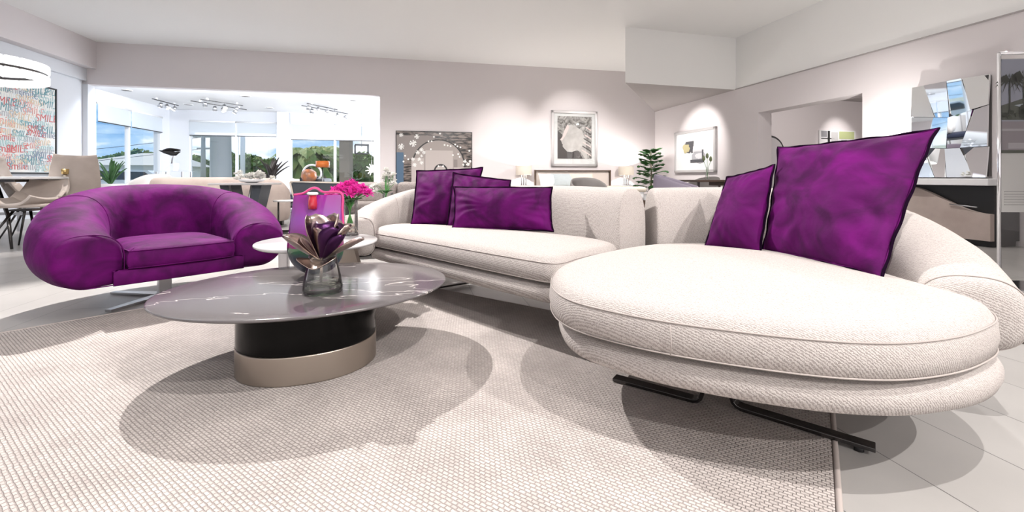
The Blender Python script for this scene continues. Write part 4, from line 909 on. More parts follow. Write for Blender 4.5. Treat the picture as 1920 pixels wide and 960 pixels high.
obj('tabletop', box((0, 0, zt-.015), (.34, .3, .03), bev=.004), M['whitegloss'], t); obj('pedestal', box((0, 0, (zt-.03)/2), (.1, .1, zt-.03)), M['white'], t)
bm = bmesh.new(); x, y = place(727, 4.72); t = thing('glass_vase', 'short square glass vase of white orchids behind the sofa arm', 'vase', (x, y, zt))
obj('body', lathe(bmesh.new(), [(.05, 0), (.055, .13), (.05, .13), (.046, .012), (0, .01)], n=24), M['glass'], t); obj('water', lathe(bmesh.new(), [(.044, .013), (.048, .09), (0, .09)], n=24), glass('water', (.8, .9, .95), .8), t)
rnd = random.Random(3); bouquet('spray of white orchids with pale green leaves in the short glass vase', 'flowers', (x-.02, y, zt+.13), [(-.12+rnd.uniform(-.05, .05), rnd.uniform(-.04, .04), .06+rnd.uniform(-.05, .06)) for k in range(5)]+[(.04+rnd.uniform(-.07, .07), rnd.uniform(-.04, .04), .13+rnd.uniform(-.05, .07)) for k in range(9)]+[(0, 0, .24), (.02, 0, .21)], 'whitepetal', 8, R=.048)

# ceiling track lights of the showroom
def track(pxa, pya, pxb, pyb, heads, label, gr='spotlight tracks on the showroom ceiling'):
    def cp(px, py): r = ray(px); t_ = (FH-EYE)*FPX/(HY-py); return Vector((r[0]*t_, r[1]*t_, FH))
    A, B = cp(pxa, pya), cp(pxb, pyb)
    A, B = b2w(A.x, A.y, FH), b2w(B.x, B.y, FH); C = (A+B)/2; dv = B-A; t = thing('track_light', label, 'track light', (C.x, C.y, FH), math.atan2(dv.y, dv.x), gr); Lt = dv.length
    obj('rail', box((0, 0, -.06), (Lt, .035, .02)), M['darksteel'], t)
    for s in (-.35, .35): obj('ceiling_stem', box((s*Lt, 0, -.025), (.05, .03, .05)), M['white'], t)
    for k, h in enumerate(heads):
        bm = bmesh.new(); u = (h-.5)*Lt; R = Matrix.Translation((u, 0, -.16)) @ Matrix.Rotation(.5*(-1)**k, 4, 'X') @ Matrix.Rotation(.3*(k-1), 4, 'Y')
        tube(bm, [(0, 0, .05), (0, 0, -.06)], [.04, .058], 14); bmesh.ops.transform(bm, matrix=R, verts=bm.verts); hd = obj('spot_head', bm, M['steel'], t)
        bm = bmesh.new(); tube(bm, [(0, 0, -.061), (0, 0, -.07)], [.055, .04], 14); bmesh.ops.transform(bm, matrix=R, verts=bm.verts); obj('lens', bm, M['bulb'], hd)
        bm = bmesh.new(); tube(bm, [(u, 0, -.065), (u, 0, -.12)], .008, 6); obj('arm', bm, M['steel'], t)
track(286, 181, 334, 194, (.3, .55, .85), 'three-headed ceiling track nearest the slanting window')
track(376, 182, 455, 194, (.1, .55, .85), 'ceiling track above the middle window, front one of the crossing pair')
track(358, 185, 462, 202, (.4, .55, .78), 'ceiling track above the middle window, rear one of the crossing pair')
track(576, 190, 632, 202, (.05, .35, .65, .9), 'four-headed ceiling track above the palm window')
track(566, 194, 652, 210, (.2, .75, .95), 'rear ceiling track above the palm window, crossing the four-headed one')
for px, py, lb in [(237, 169, 'left, near the slanting window'), (461, 180, 'between the two groups of tracks'), (505, 202, 'small one above the pillar between windows'), (353, 196, 'between the two left tracks'), (664, 188, 'at the right, beside the star pendant')]:
    r = ray(px); t_ = (FH-EYE)*FPX/(HY-py); q = b2w(r[0]*t_, r[1]*t_, FH-.006)
    t = thing('ceiling_vent', 'flat grey round ceiling vent, ' + lb, 'vent', q, 0, 'ceiling vents of the showroom'); obj('rim', lathe(bmesh.new(), [(.10, 0), (.12, -.006), (.12, .006), (.10, .006)], n=24), M['white'], t); obj('grille', lathe(bmesh.new(), [(0, -.002), (.1, -.002), (.1, .003)], n=24), M['greyfab'], t)
# star pendants
def star(px, py, d, R, label, seed):
    p = Dp(px, py, d); zc = FH-.005; t = thing('star_pendant', label, 'pendant lamp', (p.x, p.y, p.z), seed*.7, 'white starburst pendants at the opening')
    rnd = random.Random(seed); bm = bmesh.new()
    for k in range(14):
        z = -1+2*(k+.5)/14; a = k*2.4; q = math.sqrt(1-z*z); dr = Vector((q*math.cos(a), q*math.sin(a), z)); tube(bm, [dr*R*.1, dr*R], [R*.10, R*.045], 6)
    obj('petals', bm, M['bulb'], t)
    bm = bmesh.new(); tube(bm, [(0, 0, 0), (0, 0, 2.7-p.z if d < 11 else zc-p.z)], .004, 5); obj('cord', bm, M['steel'], t)
for k, (px, py, R) in enumerate([(700, 196, .13), (706, 212, .07), (686, 229, .12), (705, 250, .06), (706, 262, .09), (697, 318, .16)]):
    star(px, py, 12.4+.3*((k*2) % 5-2), R, 'white starburst pendant, ' + ['topmost at the right end of the opening', 'tiny one just under the topmost', 'one hanging furthest left, over the blind edge', 'tiny one midway down beside the wall edge', 'small one above the window glass edge', 'lowest and largest, above the orchids'][k], k+1)
p = Dp(678, 280, 12.8); t = thing('wire_pendant', 'black square wire-frame pendant with a yellow bulb in the right window', 'pendant lamp', tuple(p), .4)
bm = bmesh.new()
for z in (-.13, .13): tube(bm, [(-.18, -.18, z), (.18, -.18, z), (.18, .18, z), (-.18, .18, z)], .013, 6, closed=True)
for sx in (-.18, .18):
    for sy in (-.18, .18): tube(bm, [(sx, sy, -.13), (sx, sy, .13)], .013, 6)
obj('frame', bm, M['black'], t); obj('bulb', lathe(bmesh.new(), [(0, -.05), (.05, 0), (.04, .04), (0, .07)], n=14), M['bulb'], t); bm = bmesh.new(); tube(bm, [(0, 0, .05), (0, 0, FH-p.z)], .006, 5); obj('cord', bm, M['black'], t)

# ================================================================= BACK WALL
def wallpic(px0, px1, pyt, pyb, pxr=None):
    a, b = ony(px0, pyt, Yb), ony(px1, pyt, Yb); zb_ = ony(px0, pyb, Yb)[2]; return a[0], b[0], zb_, a[2]
# dark mirror; its reflected arches and white blossoms are painted on as flat shapes
x0, x1, zb, zt = wallpic(742, 885, 245, 352); Wd, Ht = x1-x0, zt-zb
t = thing('mirror', 'wide dark mirror with painted-on reflections of arches and white blossoms hanging above the boucle sofa', 'mirror', b2w((x0+x1)/2, Yb-.02, zb), TH)
mg = mat('smoky_reflection', (.05, .04, .035), .25); tt_ = mg.node_tree; c = tt_.nodes.new('ShaderNodeTexCoord'); mp = tt_.nodes.new('ShaderNodeMapping'); mp.inputs['Scale'].default_value = (1, 1, 4.5); w_ = tt_.nodes.new('ShaderNodeTexNoise'); w_.inputs['Scale'].default_value = 5; w_.inputs['Detail'].default_value = 5
r_ = tt_.nodes.new('ShaderNodeValToRGB'); r_.color_ramp.elements[0].color = (.008, .006, .006, 1); r_.color_ramp.elements[1].color = (.22, .18, .16, 1); r_.color_ramp.elements[0].position = .42; r_.color_ramp.elements[1].position = .6
tt_.links.new(c.outputs['Object'], mp.inputs[0]); tt_.links.new(mp.outputs[0], w_.inputs[0]); tt_.links.new(w_.outputs[0], r_.inputs[0]); tt_.links.new(r_.outputs[0], tt_.nodes['Principled BSDF'].inputs['Base Color'])
gA, gB, gC = mat('grey_reflection', (.23, .20, .19), .4), mat('pale_reflection', (.48, .43, .41), .4), mat('mid_reflection', (.33, .29, .27), .4)
obj('backing', box((0, 0, Ht/2), (Wd, .04, Ht), bev=.004), M['black'], t)
def rect(bm, a, b, c, d, y, mi): prism(bm, [(a, y, c), (b, y, c), (b, y, d), (a, y, d)], (0, .004, 0), mi)
def arch(bm, cx, w, z0, h, y, mi, n=24): prism(bm, [(cx-w/2, y, z0)] + [(cx-w/2*math.cos(PI*k/n), y, h-w/2*1.0+w/2*math.sin(PI*k/n)) for k in range(n+1)] + [(cx+w/2, y, z0)], (0, .004, 0), mi)
bm = bmesh.new(); L_ = -Wd/2
rect(bm, L_+.02, -L_-.02, .02, Ht-.02, -.026, 0)            # smoky backdrop of the painted reflection
rect(bm, L_+.02, L_+Wd*.5, Ht*.5, Ht*.92, -.028, 1)
arch(bm, .1, Wd*.70, .02, Ht*.86, -.030, 4); arch(bm, .1, Wd*.66, .02, Ht*.84, -.032, 3)
rect(bm, L_+Wd*.38, L_+Wd*.74, .02, Ht*.66, -.034, 2); rect(bm, L_+Wd*.2, L_+Wd*.36, .02, Ht*.52, -.034, 2); rect(bm, L_+Wd*.75, L_+Wd*.80, .02, Ht*.5, -.034, 1)
arch(bm, L_+Wd*.58, Wd*.18, .02, Ht*.42, -.036, 4); arch(bm, L_+Wd*.58, Wd*.14, .02, Ht*.39, -.038, 2); rect(bm, L_+.02, L_+Wd*.1, .02, Ht*.62, -.034, 5); rect(bm, L_+Wd*.75, L_+Wd*.98, .02, Ht*.36, -.0365, 2)
fix(bm); obj('picture', bm, [mg, gA, gB, gC, M['black'], mat('blue_reflection', (.06, .12, .20), .4)], t)  # reflection put into coloured shapes on the mirror face
rnd = random.Random(5); bm = bmesh.new(); fl = [(.07, .92, .05), (.07, .72, .075), (.27, .9, .06), (.22, .78, .085), (.33, .67, .05), (.28, .62, .05), (.36, .62, .045), (.22, .5, .045), (.3, .5, .045), (.33, .44, .045), (.24, .4, .05), (.33, .56, .035), (.9, .47, .045), (.94, .42, .05), (.88, .41, .03), (.97, .47, .035)]
for fx, fz, R in fl:
    for k in range(9):
        a = 2*PI*k/9+rnd.random()*.4; cx, cz = L_+Wd*fx, Ht*fz; dx_, dz_ = math.cos(a), math.sin(a); w = R*.17
        prism(bm, [(cx-dz_*w*.5, -.043, cz+dx_*w*.5), (cx+dx_*R-dz_*w, -.043, cz+dz_*R+dx_*w), (cx+dx_*R+dz_*w, -.043, cz+dz_*R-dx_*w), (cx+dz_*w*.5, -.043, cz-dx_*w*.5)], (0, .004, 0))
for fx, fz in [(.49, .9), (.57, .96), (.42, .82), (.46, .82), (.63, .76), (.67, .75), (.71, .74), (.77, .77), (.80, .74), (.84, .72), (.96, .66), (.81, .6), (.83, .55), (.12, .56), (.1, .46), (.16, .5), (.37, .63), (.45, .68), (.55, .38), (.61, .38), (.74, .58)]:
    prism(bm, [(L_+Wd*fx+.022*math.cos(2*PI*k/10), -.043, Ht*fz+.022*math.sin(2*PI*k/10)) for k in range(10)], (0, .004, 0))
fix(bm); obj('blossoms', bm, mat('white_blossom_reflection', (.85, .85, .83), .5), t)  # reflected flowers and dots, painted on like the arches
# portrait
x0, x1, zb, zt = wallpic(1033, 1119, 207, 312); Wd, Ht = x1-x0, zt-zb
t = thing('portrait_picture', 'framed black and white picture of a face in profile above the headboard', 'picture', b2w((x0+x1)/2, Yb-.03, (zb+zt)/2), TH)
bm = bmesh.new()
for s in (-1, 1): bx(bm, (s*(Wd/2-.035), 0, 0), (.07, .06, Ht), bev=.008); bx(bm, (0, 0, s*(Ht/2-.035)), (Wd, .06, .07), bev=.008)
obj('frame', bm, mat('silver_frame', (.62, .60, .60), .3, .8), t)
obj('mat_board', box((0, .0, 0), (Wd-.13, .02, Ht-.13)), M['white'], t)
iw, ih = Wd*.74, Ht*.76; oz = .03
mh = mat('hair_print', (.30, .28, .27), .5); tt_ = mh.node_tree; c = tt_.nodes.new('ShaderNodeTexCoord'); w_ = tt_.nodes.new('ShaderNodeTexNoise'); w_.inputs['Scale'].default_value = 5; w_.inputs['Detail'].default_value = 7; w_.inputs['Distortion'].default_value = 2.5
r_ = tt_.nodes.new('ShaderNodeValToRGB'); r_.color_ramp.elements[0].color = (.09, .08, .075, 1); r_.color_ramp.elements[1].color = (.62, .59, .58, 1); r_.color_ramp.elements[0].position = .35; r_.color_ramp.elements[1].position = .68; tt_.links.new(c.outputs['Object'], w_.inputs[0]); tt_.links.new(w_.outputs[0], r_.inputs[0]); tt_.links.new(r_.outputs[0], tt_.nodes['Principled BSDF'].inputs['Base Color'])
bm = bmesh.new(); rect(bm, -iw/2, iw/2, -ih/2+oz, ih/2+oz, -.016, 0)
prism(bm, [(-iw/2, -.0185, -ih/2+oz), (-iw/2, -.0185, ih*.16+oz), (-iw*.36, -.0185, ih*.06+oz), (-iw*.40, -.0185, -ih*.10+oz), (-iw*.2, -.0185, -ih*.30+oz), (iw*.12, -.0185, -ih*.32+oz), (iw*.24, -.0185, -ih/2+oz)], (0, .002, 0), 1)
F_ = [(-.22, .30), (-.27, .22), (-.32, .13), (-.36, .02), (-.43, -.06), (-.37, -.10), (-.385, -.14), (-.345, -.165), (-.36, -.21), (-.31, -.26), (-.22, -.335), (-.08, -.345), (.06, -.29), (.16, -.33), (.30, -.5), (.38, -.5), (.34, -.30), (.32, -.05), (.22, .16), (0, .28)]
prism(bm, [(x*iw, -.021, z*ih+oz) for x, z in F_], (0, .002, 0), 2)
prism(bm, [(x*iw, -.023, z*ih+oz) for x, z in [(-.22, .30), (-.27, .22), (-.32, .13), (-.36, .02), (-.43, -.06), (-.37, -.07), (-.27, .05), (-.2, .17), (-.17, .26)]], (0, .002, 0), 3)
for k in range(7): prism(bm, [(iw*(.20+.02*k), -.024, ih*(-.30+.09*k)+oz), (iw*.48, -.024, ih*(-.44+.10*k)+oz), (iw*.48, -.024, ih*(-.41+.10*k)+oz), (iw*(.20+.02*k), -.024, ih*(-.275+.09*k)+oz)], (0, .002, 0), 1 if k % 2 else 3)
fix(bm); obj('print', bm, [mh, mat('dark_print', (.05, .04, .04), .5), mat('skin_print', (.52, .49, .48), .6, var=(5, (.66, .63, .62))), mat('light_print', (.85, .70, .69), .6)], t)
obj('glazing', box((0, -.028, 0), (Wd-.14, .003, Ht-.14)), M['glass'], t)
# bed with headboard
x0, x1 = ony(1003, 320, 10.8)[0], ony(1146, 320, 10.8)[0]; zt = .945; Wd = x1-x0
t = thing('bed', 'bed with a framed pale headboard standing between the two table lamps', 'bed', b2w((x0+x1)/2, 10.85, 0), TH)
obj('headboard', box((0, .03, zt/2+.06), (Wd-.08, .05, zt-.2), bev=.01), mat('linen_headboard', (.62, .55, .50), .8), t)
bm = bmesh.new(); bx(bm, (0, 0, zt-.02), (Wd, .09, .035)); [bx(bm, (s*(Wd/2-.02), 0, zt/2), (.035, .09, zt)) for s in (-1, 1)]; obj('headboard_frame', bm, M['wood'], t)
obj('mattress', box((0, -1.0, .38), (Wd-.15, 1.9, .26), bev=.06, seg=3), M['white'], t); obj('base', box((0, -1.0, .16), (Wd-.1, 1.95, .16)), M['wood'], t)
obj('quilt', box((0, -1.25, .48), (Wd-.08, 1.45, .12), bev=.05, seg=3), M['cream'], t)
for k, (px, cl, lb) in enumerate([(1035, 'white', 'white bed pillow at the left of the headboard'), (1058, 'pb', 'pale blue bed pillow leaning beside the white one'), (1092, 'cream', 'cream bed pillow behind the grey chair')]):
    if cl == 'pb': M['pb'] = mat('pale_blue_fabric', (.50, .56, .58), .8)
    a = ony(px, 340, 10.45); q = pillow([b2w(a[0]-.3, 10.4-.05*k, .52), b2w(a[0]+.3, 10.4-.05*k, .52), b2w(a[0]+.3, 10.62-.05*k, .84), b2w(a[0]-.3, 10.62-.05*k, .84)], .07, lb, 'pillows on the bed', 30+k, wr=.4, name='bed_pillow')
    for ch in q.children: ch.data.materials[0] = M[cl]
# table lamps on night stands
for px, lb in ((982, 'left'), (1174, 'right')):
    a = ony(px, 328, 10.72); w0 = ony(px, 328, 10.72)
    q = thing('nightstand', 'low nightstand under the %s table lamp by the bed' % lb, 'nightstand', b2w(a[0], 10.72, 0), TH, 'nightstands beside the bed')
    obj('body', box((0, 0, .3), (.5, .4, .44), bev=.01), M['wood'], q); obj('top', box((0, 0, .53), (.54, .44, .025), bev=.004), M['white'], q)
    for sx in (-.2, .2):
        for sy in (-.15, .15): obj('leg', box((sx, sy, .04), (.03, .03, .08)), M['darksteel'], q)
    obj('drawer', box((0, -.205, .32), (.44, .02, .2), bev=.004), M['wood'], q)
    q = thing('table_lamp', 'beige drum table lamp on three steel rods, %s of the bed' % lb, 'table lamp', b2w(a[0], 10.72, .5425), TH, 'table lamps beside the bed')
    obj('base', box((0, 0, .01), (.2, .14, .02)), M['steel'], q)
    for k in (-.06, 0, .06): bm = bmesh.new(); tube(bm, [(k, 0, .02), (k, 0, .30)], .017, 10); obj('rod', bm, M['steel'], q)
    obj('lamp_shade', lathe(bmesh.new(), [(.20, .27), (.20, .50), (.196, .50), (.196, .27)], n=44, cap=False), M['cream'], q)
    obj('bulb', lathe(bmesh.new(), [(0, .33), (.025, .35), (.02, .40), (0, .42)], n=14), M['bulb'], q)
    lamp('lamp_bulb_light', 'POINT', b2w(a[0], 10.72, .5425+.44), 26, (1, .96, .92), shadow_soft_size=.02)
# palm-like plant in the corner
x, y = place(1220, 10.3); t = thing('potted_palm', 'dark green potted plant in the right back corner', 'plant', (x, y, 0))
obj('pot', lathe(bmesh.new(), [(.17, 0), (.22, .35), (.2, .35), (.19, .3), (0, .3)], n=30), M['white'], t)
bm = bmesh.new(); tube(bm, [(0, 0, .3), (.02, 0, .8), (0, .02, 1.35)], [.025, .02, .01], 8); obj('stem', bm, M['bark'], t)
rnd = random.Random(8)
for k in range(30):
    z0 = .36+.034*k; a = k*2.4; Lf = .46-.009*k+rnd.uniform(-.05, .05); bm = bmesh.new(); dr = Vector((math.cos(a), math.sin(a), .45+.012*k)).normalized(); sd = Vector((-math.sin(a), math.cos(a), 0))
    Lf *= 1.12; P_ = [Vector((0, 0, z0)) + dr*Lf*q/6 + Vector((0, 0, -.32*Lf*(q/6)**2)) for q in range(7)]; tube(bm, P_, .004, 4)
    for q in range(1, 7):
        for s in (-1, 1):
            b0 = P_[q]; e_ = b0 + (sd*s*.8+dr*.55).normalized()*(.24*math.sin(PI*(q/7.5)+.35)) + Vector((0, 0, -.05)); m0 = b0.lerp(e_, .5) + dr*.040; m1 = b0.lerp(e_, .5) - dr*.028
            bm.faces.new([bm.verts.new(v) for v in (b0, m0, e_, m1)])
    obj('leaf', bm, M['leaf'], t)
for k in range(5):
    bm = bmesh.new(); a = -1.6+.6*k; petal(bm, Vector((0, 0, .40)), Vector((math.cos(a), math.sin(a), 1.0)), Vector((0, 0, 1)), .36, .16, .15, -.6); obj('broad_leaf', bm, M['leaf2'], t, mods=SOL(.003))
# chairs and desk beyond the sofa backs
def tub(px, d, rz, mt, label, back, wd=.5, group=None, inner=None):
    x, y = place(px, d); t = thing('lounge_chair', label, 'chair', (x, y, 0), rz, group); h = wd/2
    st = [(-h*.95, -.22, .38, back-.16, .04), (-h, .0, .36, back-.09, .045), (-h*.72, .22, .36, back-.02, .045), (0, .29, .36, back, .045), (h*.72, .22, .36, back-.02, .045), (h, .0, .36, back-.09, .045), (h*.95, -.22, .38, back-.16, .04)]
    obj('backrest', sweep(st, n=44, m=20), mt, t); obj('seat_cushion', slab(outline([(-h*.85, -.25), (h*.85, -.25), (h*.85, .1), (0, .24), (-h*.85, .1)], 48), [(.01, .36), (0, .38), (.02, .46)], crown=.02), inner or mt, t)
    for s in (-1, 1):
        for q in (-1, 1): bm = bmesh.new(); tube(bm, [(s*.12, q*.12, .37), (s*.22, q*.22, 0)], [.014, .009], 8); obj('leg', bm, M['darksteel'], t)
tub(1102, 7.2, .1, M['greyfab'], 'dark grey rounded chair seen from behind in front of the bed', .755, .54)
tub(1268, 6.2, 1.0, M['lilac'], 'lilac-grey winged chair left of the dark-topped desk', .80, .50)
x, y = place(1330, 6.9); t = thing('desk', 'slim dark-topped desk in front of the abstract picture', 'desk', (x, y, 0), TH)
obj('tabletop', box((0, 0, .70), (.85, .6, .03), bev=.004), M['wood'], t); obj('drawer', box((.2, -.1, .655), (.3, .36, .055), bev=.004), M['wood'], t)
for sx in (-.38, .38):
    for sy in (-.26, .26): obj('leg', box((sx, sy, .342), (.03, .03, .685)), M['darksteel'], t)
tub(1318, 8.2, PI+.2, M['greyfab'], 'low grey chair on the far side of the dark-topped desk', .77, .5)
x, y = place(1326, 6.9); t = thing('bud_vase', 'slim clear vase with three grey-green buds on the desk', 'vase', (x, y, .715))
obj('body', lathe(bmesh.new(), [(.03, 0), (.035, .02), (.02, .12), (.017, .2), (.014, .2), (.016, .12), (.028, .02), (0, .015)], n=20), M['glass'], t)
for k, (dx_, h) in enumerate([(-.055, .30), (.0, .34), (.055, .29)]):
    bm = bmesh.new(); tube(bm, [(0, 0, .02), (dx_*.3, 0, .2), (dx_, 0, h)], .003, 5); s_ = obj('stem', bm, M['leaf2'], t)
    obj('bud', lathe(bmesh.new(), [(0, h-.01), (.022, h+.02), (.02, h+.06), (.005, h+.085), (0, h+.085)], c=(dx_, 0, 0), n=12), mat('grey_green_bud', (.20, .24, .13), .7), s_)
# ================================================================= RIGHT WALL
a, b = onx(1268, 250, Xr), onx(1345, 236, Xr); y1, y0 = a[1], b[1]; zt, zb = 1.88, .87; Wd, Ht = y1-y0, zt-zb
t = thing('abstract_picture', 'white-framed abstract picture with yellow and grey strokes on the right wall', 'picture', b2w(Xr-.03, (y0+y1)/2, (zb+zt)/2), TH-PI/2)
bm = bmesh.new()
for s in (-1, 1): bx(bm, (s*(Wd/2-.03), 0, 0), (.06, .06, Ht), bev=.006); bx(bm, (0, 0, s*(Ht/2-.03)), (Wd, .06, .06), bev=.006)
obj('frame', bm, mat('pale_grey_frame', (.55, .54, .54), .4, .3), t); obj('mat_board', box((0, .0, 0), (Wd-.1, .02, Ht-.1)), M['white'], t)
bm = bmesh.new(); rr = lambda a, b, c, d, y, mi: rect(bm, a*Wd, b*Wd, c*Ht, d*Ht, y, mi)
def blobp(cx, cz, w, h, y, mi, sd):
    rn = random.Random(sd); prism(bm, [((cx+w/2*math.cos(2*PI*k/18)*rn.uniform(.8, 1.15))*Wd, y, (cz+h/2*math.sin(2*PI*k/18)*rn.uniform(.8, 1.15))*Ht) for k in range(18)], (0, .002, 0), mi)
blobp(-.13, .10, .26, .30, -.014, 1, 1); blobp(-.19, .08, .18, .24, -.016, 0, 2); rr(-.2, .0, .17, .24, -.018, 1); blobp(.12, -.14, .34, .30, -.014, 2, 3); rr(-.08, .25, -.27, -.20, -.018, 1); rr(-.03, .24, -.02, .02, -.018, 3); blobp(.14, -.12, .2, .14, -.018, 3, 4); rr(-.06, -.02, -.04, .14, -.0195, 1); rr(.2, .23, -.2, .02, -.0195, 1)
fix(bm); obj('print', bm, [mat('ochre_paint', (.52, .46, .26), .7), mat('charcoal_paint', (.09, .09, .10), .7), mat('grey_wash', (.42, .42, .45), .7), mat('pale_wash', (.66, .66, .68), .7)], t)
# facetted mirror
a, b = onx(1718, 165, Xr), onx(1862, 138, Xr); y1, y0 = a[1], b[1]; zt, zb = 1.945, .755; Wd, Ht = y1-y0, zt-zb
t = thing('facet_mirror', 'wall mirror made of tilted facets above the white console on the right', 'mirror', b2w(Xr-.05, (y0+y1)/2, (zb+zt)/2), TH-PI/2)
obj('backing', box((0, .02, 0), (Wd-.02, .05, Ht-.02)), M['darksteel'], t)
gx = [-.5, .0, .5]; FZ = [[(-.5, .5), (-.5, .17), (-.5, -.17), (-.5, -.5)], [(.0, .5), (.02, .12), (-.02, -.20), (0, -.5)], [(.5, .5), (.5, .2), (.5, -.2), (.5, -.5)]]
rnd = random.Random(21)
for i in range(2):
    for j in range(3):
        q = [FZ[i][j], FZ[i+1][j], FZ[i+1][j+1], FZ[i][j+1]]; c_ = (sum(p[0] for p in q)/4, sum(p[1] for p in q)/4)
        sp = rnd.uniform(.3, .7); A_, B_ = ((q[0][0]+(q[1][0]-q[0][0])*sp, q[0][1]+(q[1][1]-q[0][1])*sp), (q[3][0]+(q[2][0]-q[3][0])*(1-sp), q[3][1]+(q[2][1]-q[3][1])*(1-sp)))
        for h in ([q[0], A_, B_, q[3]], [A_, q[1], q[2], B_]):
            cx, cz = sum(p[0] for p in h)/4, sum(p[1] for p in h)/4; tx, tz = rnd.uniform(-.16, .16), rnd.uniform(-.10, .16)
            V = [((cx+(p[0]-cx)*.985)*Wd, -.03+(p[0]-cx)*Wd*tx+(p[1]-cz)*Ht*tz, (cz+(p[1]-cz)*.985)*Ht) for p in h]
            bm = bmesh.new(); prism(bm, V, (0, .02, 0)); fix(bm); obj('facet', bm, M['mirror'], t)
# console with a wavy beige front
yA, yB = 3.45, 6.0; Wd = yB-yA; t = thing('console', 'white-topped console with a wavy beige front along the right wall', 'console', b2w(Xr-.28, (yA+yB)/2, 0), TH-PI/2)
obj('top', box((0, 0, .705), (Wd, .54, .075), bev=.006), M['white'], t)
obj('body', box((0, .06, .36), (Wd-.06, .38, .60)), M['black'], t)
def wavy(u0, u1, f):
    bm = bmesh.new(); n = 30; pts = [(u0, -.2, .07)] + [(u1, -.2, .07)] + [(u1+(u0-u1)*k/n, -.2, f(k/n)) for k in range(n+1)]; prism(bm, pts, (0, .06, 0)); return fix(bm)
obj('door', wavy(.15, Wd/2-.02, lambda q: .36+.30*(.5-.5*math.cos(PI*min(1, q*1.25)))), M['beige'], t); obj('door', wavy(-Wd/2+.02, .14, lambda q: .66), M['beige'], t)
obj('plinth', box((0, .05, .03), (Wd-.1, .36, .06)), M['black'], t)
bm = bmesh.new(); tube(bm, [(.9, -.215, .45), (1.15, -.215, .43)], .007, 8); obj('handle', bm, M['steel'], t)
q = thing('glass_tray', 'thin green-edged glass plate lying on the white console', 'tray', b2w(Xr-.40, 4.6, .7435), TH-PI/2); obj('plate', box((0, 0, .005), (.5, .22, .008)), mat('green_glass_edge', (.05, .25, .20), .1), q); obj('feet', box((0, 0, .0005), (.3, .12, .001)), M['black'], q)
# lamp behind the big pillow
a = onx(1652, 262, Xr-.3); zt = a[2]; t = thing('table_lamp', 'white drum table lamp on the console, its shade peeping over the biggest pillow', 'table lamp', b2w(Xr-.3, a[1], .7435), TH); h = zt-.7435
obj('lamp_shade', lathe(bmesh.new(), [(.16, h-.24), (.16, h), (.156, h), (.156, h-.24)], n=44, cap=False), M['white'], t); obj('base', lathe(bmesh.new(), [(.09, 0), (.09, .02), (.015, .03), (.015, h-.15), (0, h-.14)], n=24), M['chrome'], t)
obj('bulb', lathe(bmesh.new(), [(0, h-.14), (.03, h-.11), (.02, h-.07), (0, h-.06)], n=14), M['bulb'], t)
lamp('lamp_bulb_light', 'POINT', b2w(Xr-.3, a[1], zt-.04), 24, (1, .96, .92), shadow_soft_size=.02)
# side room contents
a, b = ony(1534, 244, 10.5), ony(1601, 244, 10.5); zt, zb = a[2], ony(1534, 276, 10.5)[2]
t = thing('colour_print', 'small framed print with green and grey blocks in the room beyond the doorway', 'picture', b2w((a[0]+b[0])/2, 10.47, (zt+zb)/2), TH); Wd, Ht = b[0]-a[0], zt-zb
obj('frame', box((0, 0, 0), (Wd, .04, Ht), bev=.005), M['white'], t); bm = bmesh.new()
for x_0, x_1, z_0, z_1, k in [(-.46, -.3, .1, .46, 0), (-.28, -.22, -.46, .46, 1), (-.46, -.1, -.02, .04, 1), (-.18, .0, -.4, .4, 2), (.04, .46, .0, .44, 3), (.1, .25, -.42, -.05, 0), (.3, .46, -.4, -.1, 1)]: rect(bm, x_0*Wd, x_1*Wd, z_0*Ht, z_1*Ht, -.024, k)
fix(bm); obj('print', bm, [mat('g1', (.3, .3, .32), .6), M['black'], mat('g2', (.6, .6, .6), .6), mat('g3', (.50, .56, .28), .6)], t)
spot(b2w(11.9, 9.3, 2.9), b2w(12.1, 10.5, 1.7), 60, 60, .9)
a, b = ony(1424, 300, 9.9), ony(1461, 300, 9.9); t = thing('arched_mirror', 'dark arched mirror just inside the doorway on its left', 'mirror', b2w((a[0]+b[0])/2, 9.9, 0), TH); Wd = (b[0]-a[0]); zt = ony(1440, 254, 9.9)[2]
bm = bmesh.new(); arch(bm, 0, Wd*1.5, .02, zt, -.02, 0); fix(bm); obj('frame', bm, M['black'], t); bm = bmesh.new(); arch(bm, 0, Wd*1.38, .07, zt-.05, -.026, 0); fix(bm); obj('mirror_glass', bm, M['mirror'], t)
obj('stand', box((0, .2, .4), (.3, .4, .8)), M['black'], t)
# display stand with poster
d = 3.0; xa = (1873-960)/FPX*d; t = thing('display_stand', 'tall glass display stand with a resort poster at the right edge', 'display stand', (xa, d, 0), -.05); zt = EYE+(HY-100)/FPX*d
bm = bmesh.new(); tube(bm, [(0, 0, .02), (0, 0, zt)], .011, 10); tube(bm, [(0, 0, zt), (.62, 0, zt)], .011, 10); tube(bm, [(.62, 0, .02), (.62, 0, zt)], .011, 10); obj('frame', bm, M['chrome'], t)
obj('glass_pane', box((.31, 0, zt/2+.02), (.60, .008, zt-.06)), M['glass'], t); obj('foot', box((.31, 0, .01), (.7, .3, .02), bev=.004), M['chrome'], t)
zp = EYE+(HY-398)/FPX*d; zm = EYE+(HY-287)/FPX*d; z2 = EYE+(HY-225)/FPX*d; zt2 = zt-.035
p_ = obj('poster', box((.31, .008, (zp+zt2)/2), (.585, .004, zt2-zp)), mat('poster_paper', (.68, .66, .65), .6), t)
bm = bmesh.new(); rect(bm, .02, .60, zm, zt2-.005, .003, 0); rect(bm, .02, .60, z2+.0, z2+.10, .0015, 1); rect(bm, .02, .60, zm, z2-.01, .001, 4)
prism(bm, [(.02, 0, z2+.10), (.2, 0, z2+.16), (.35, 0, z2+.13), (.6, 0, z2+.18), (.6, 0, z2+.07), (.02, 0, z2+.07)], (0, .002, 0), 1)
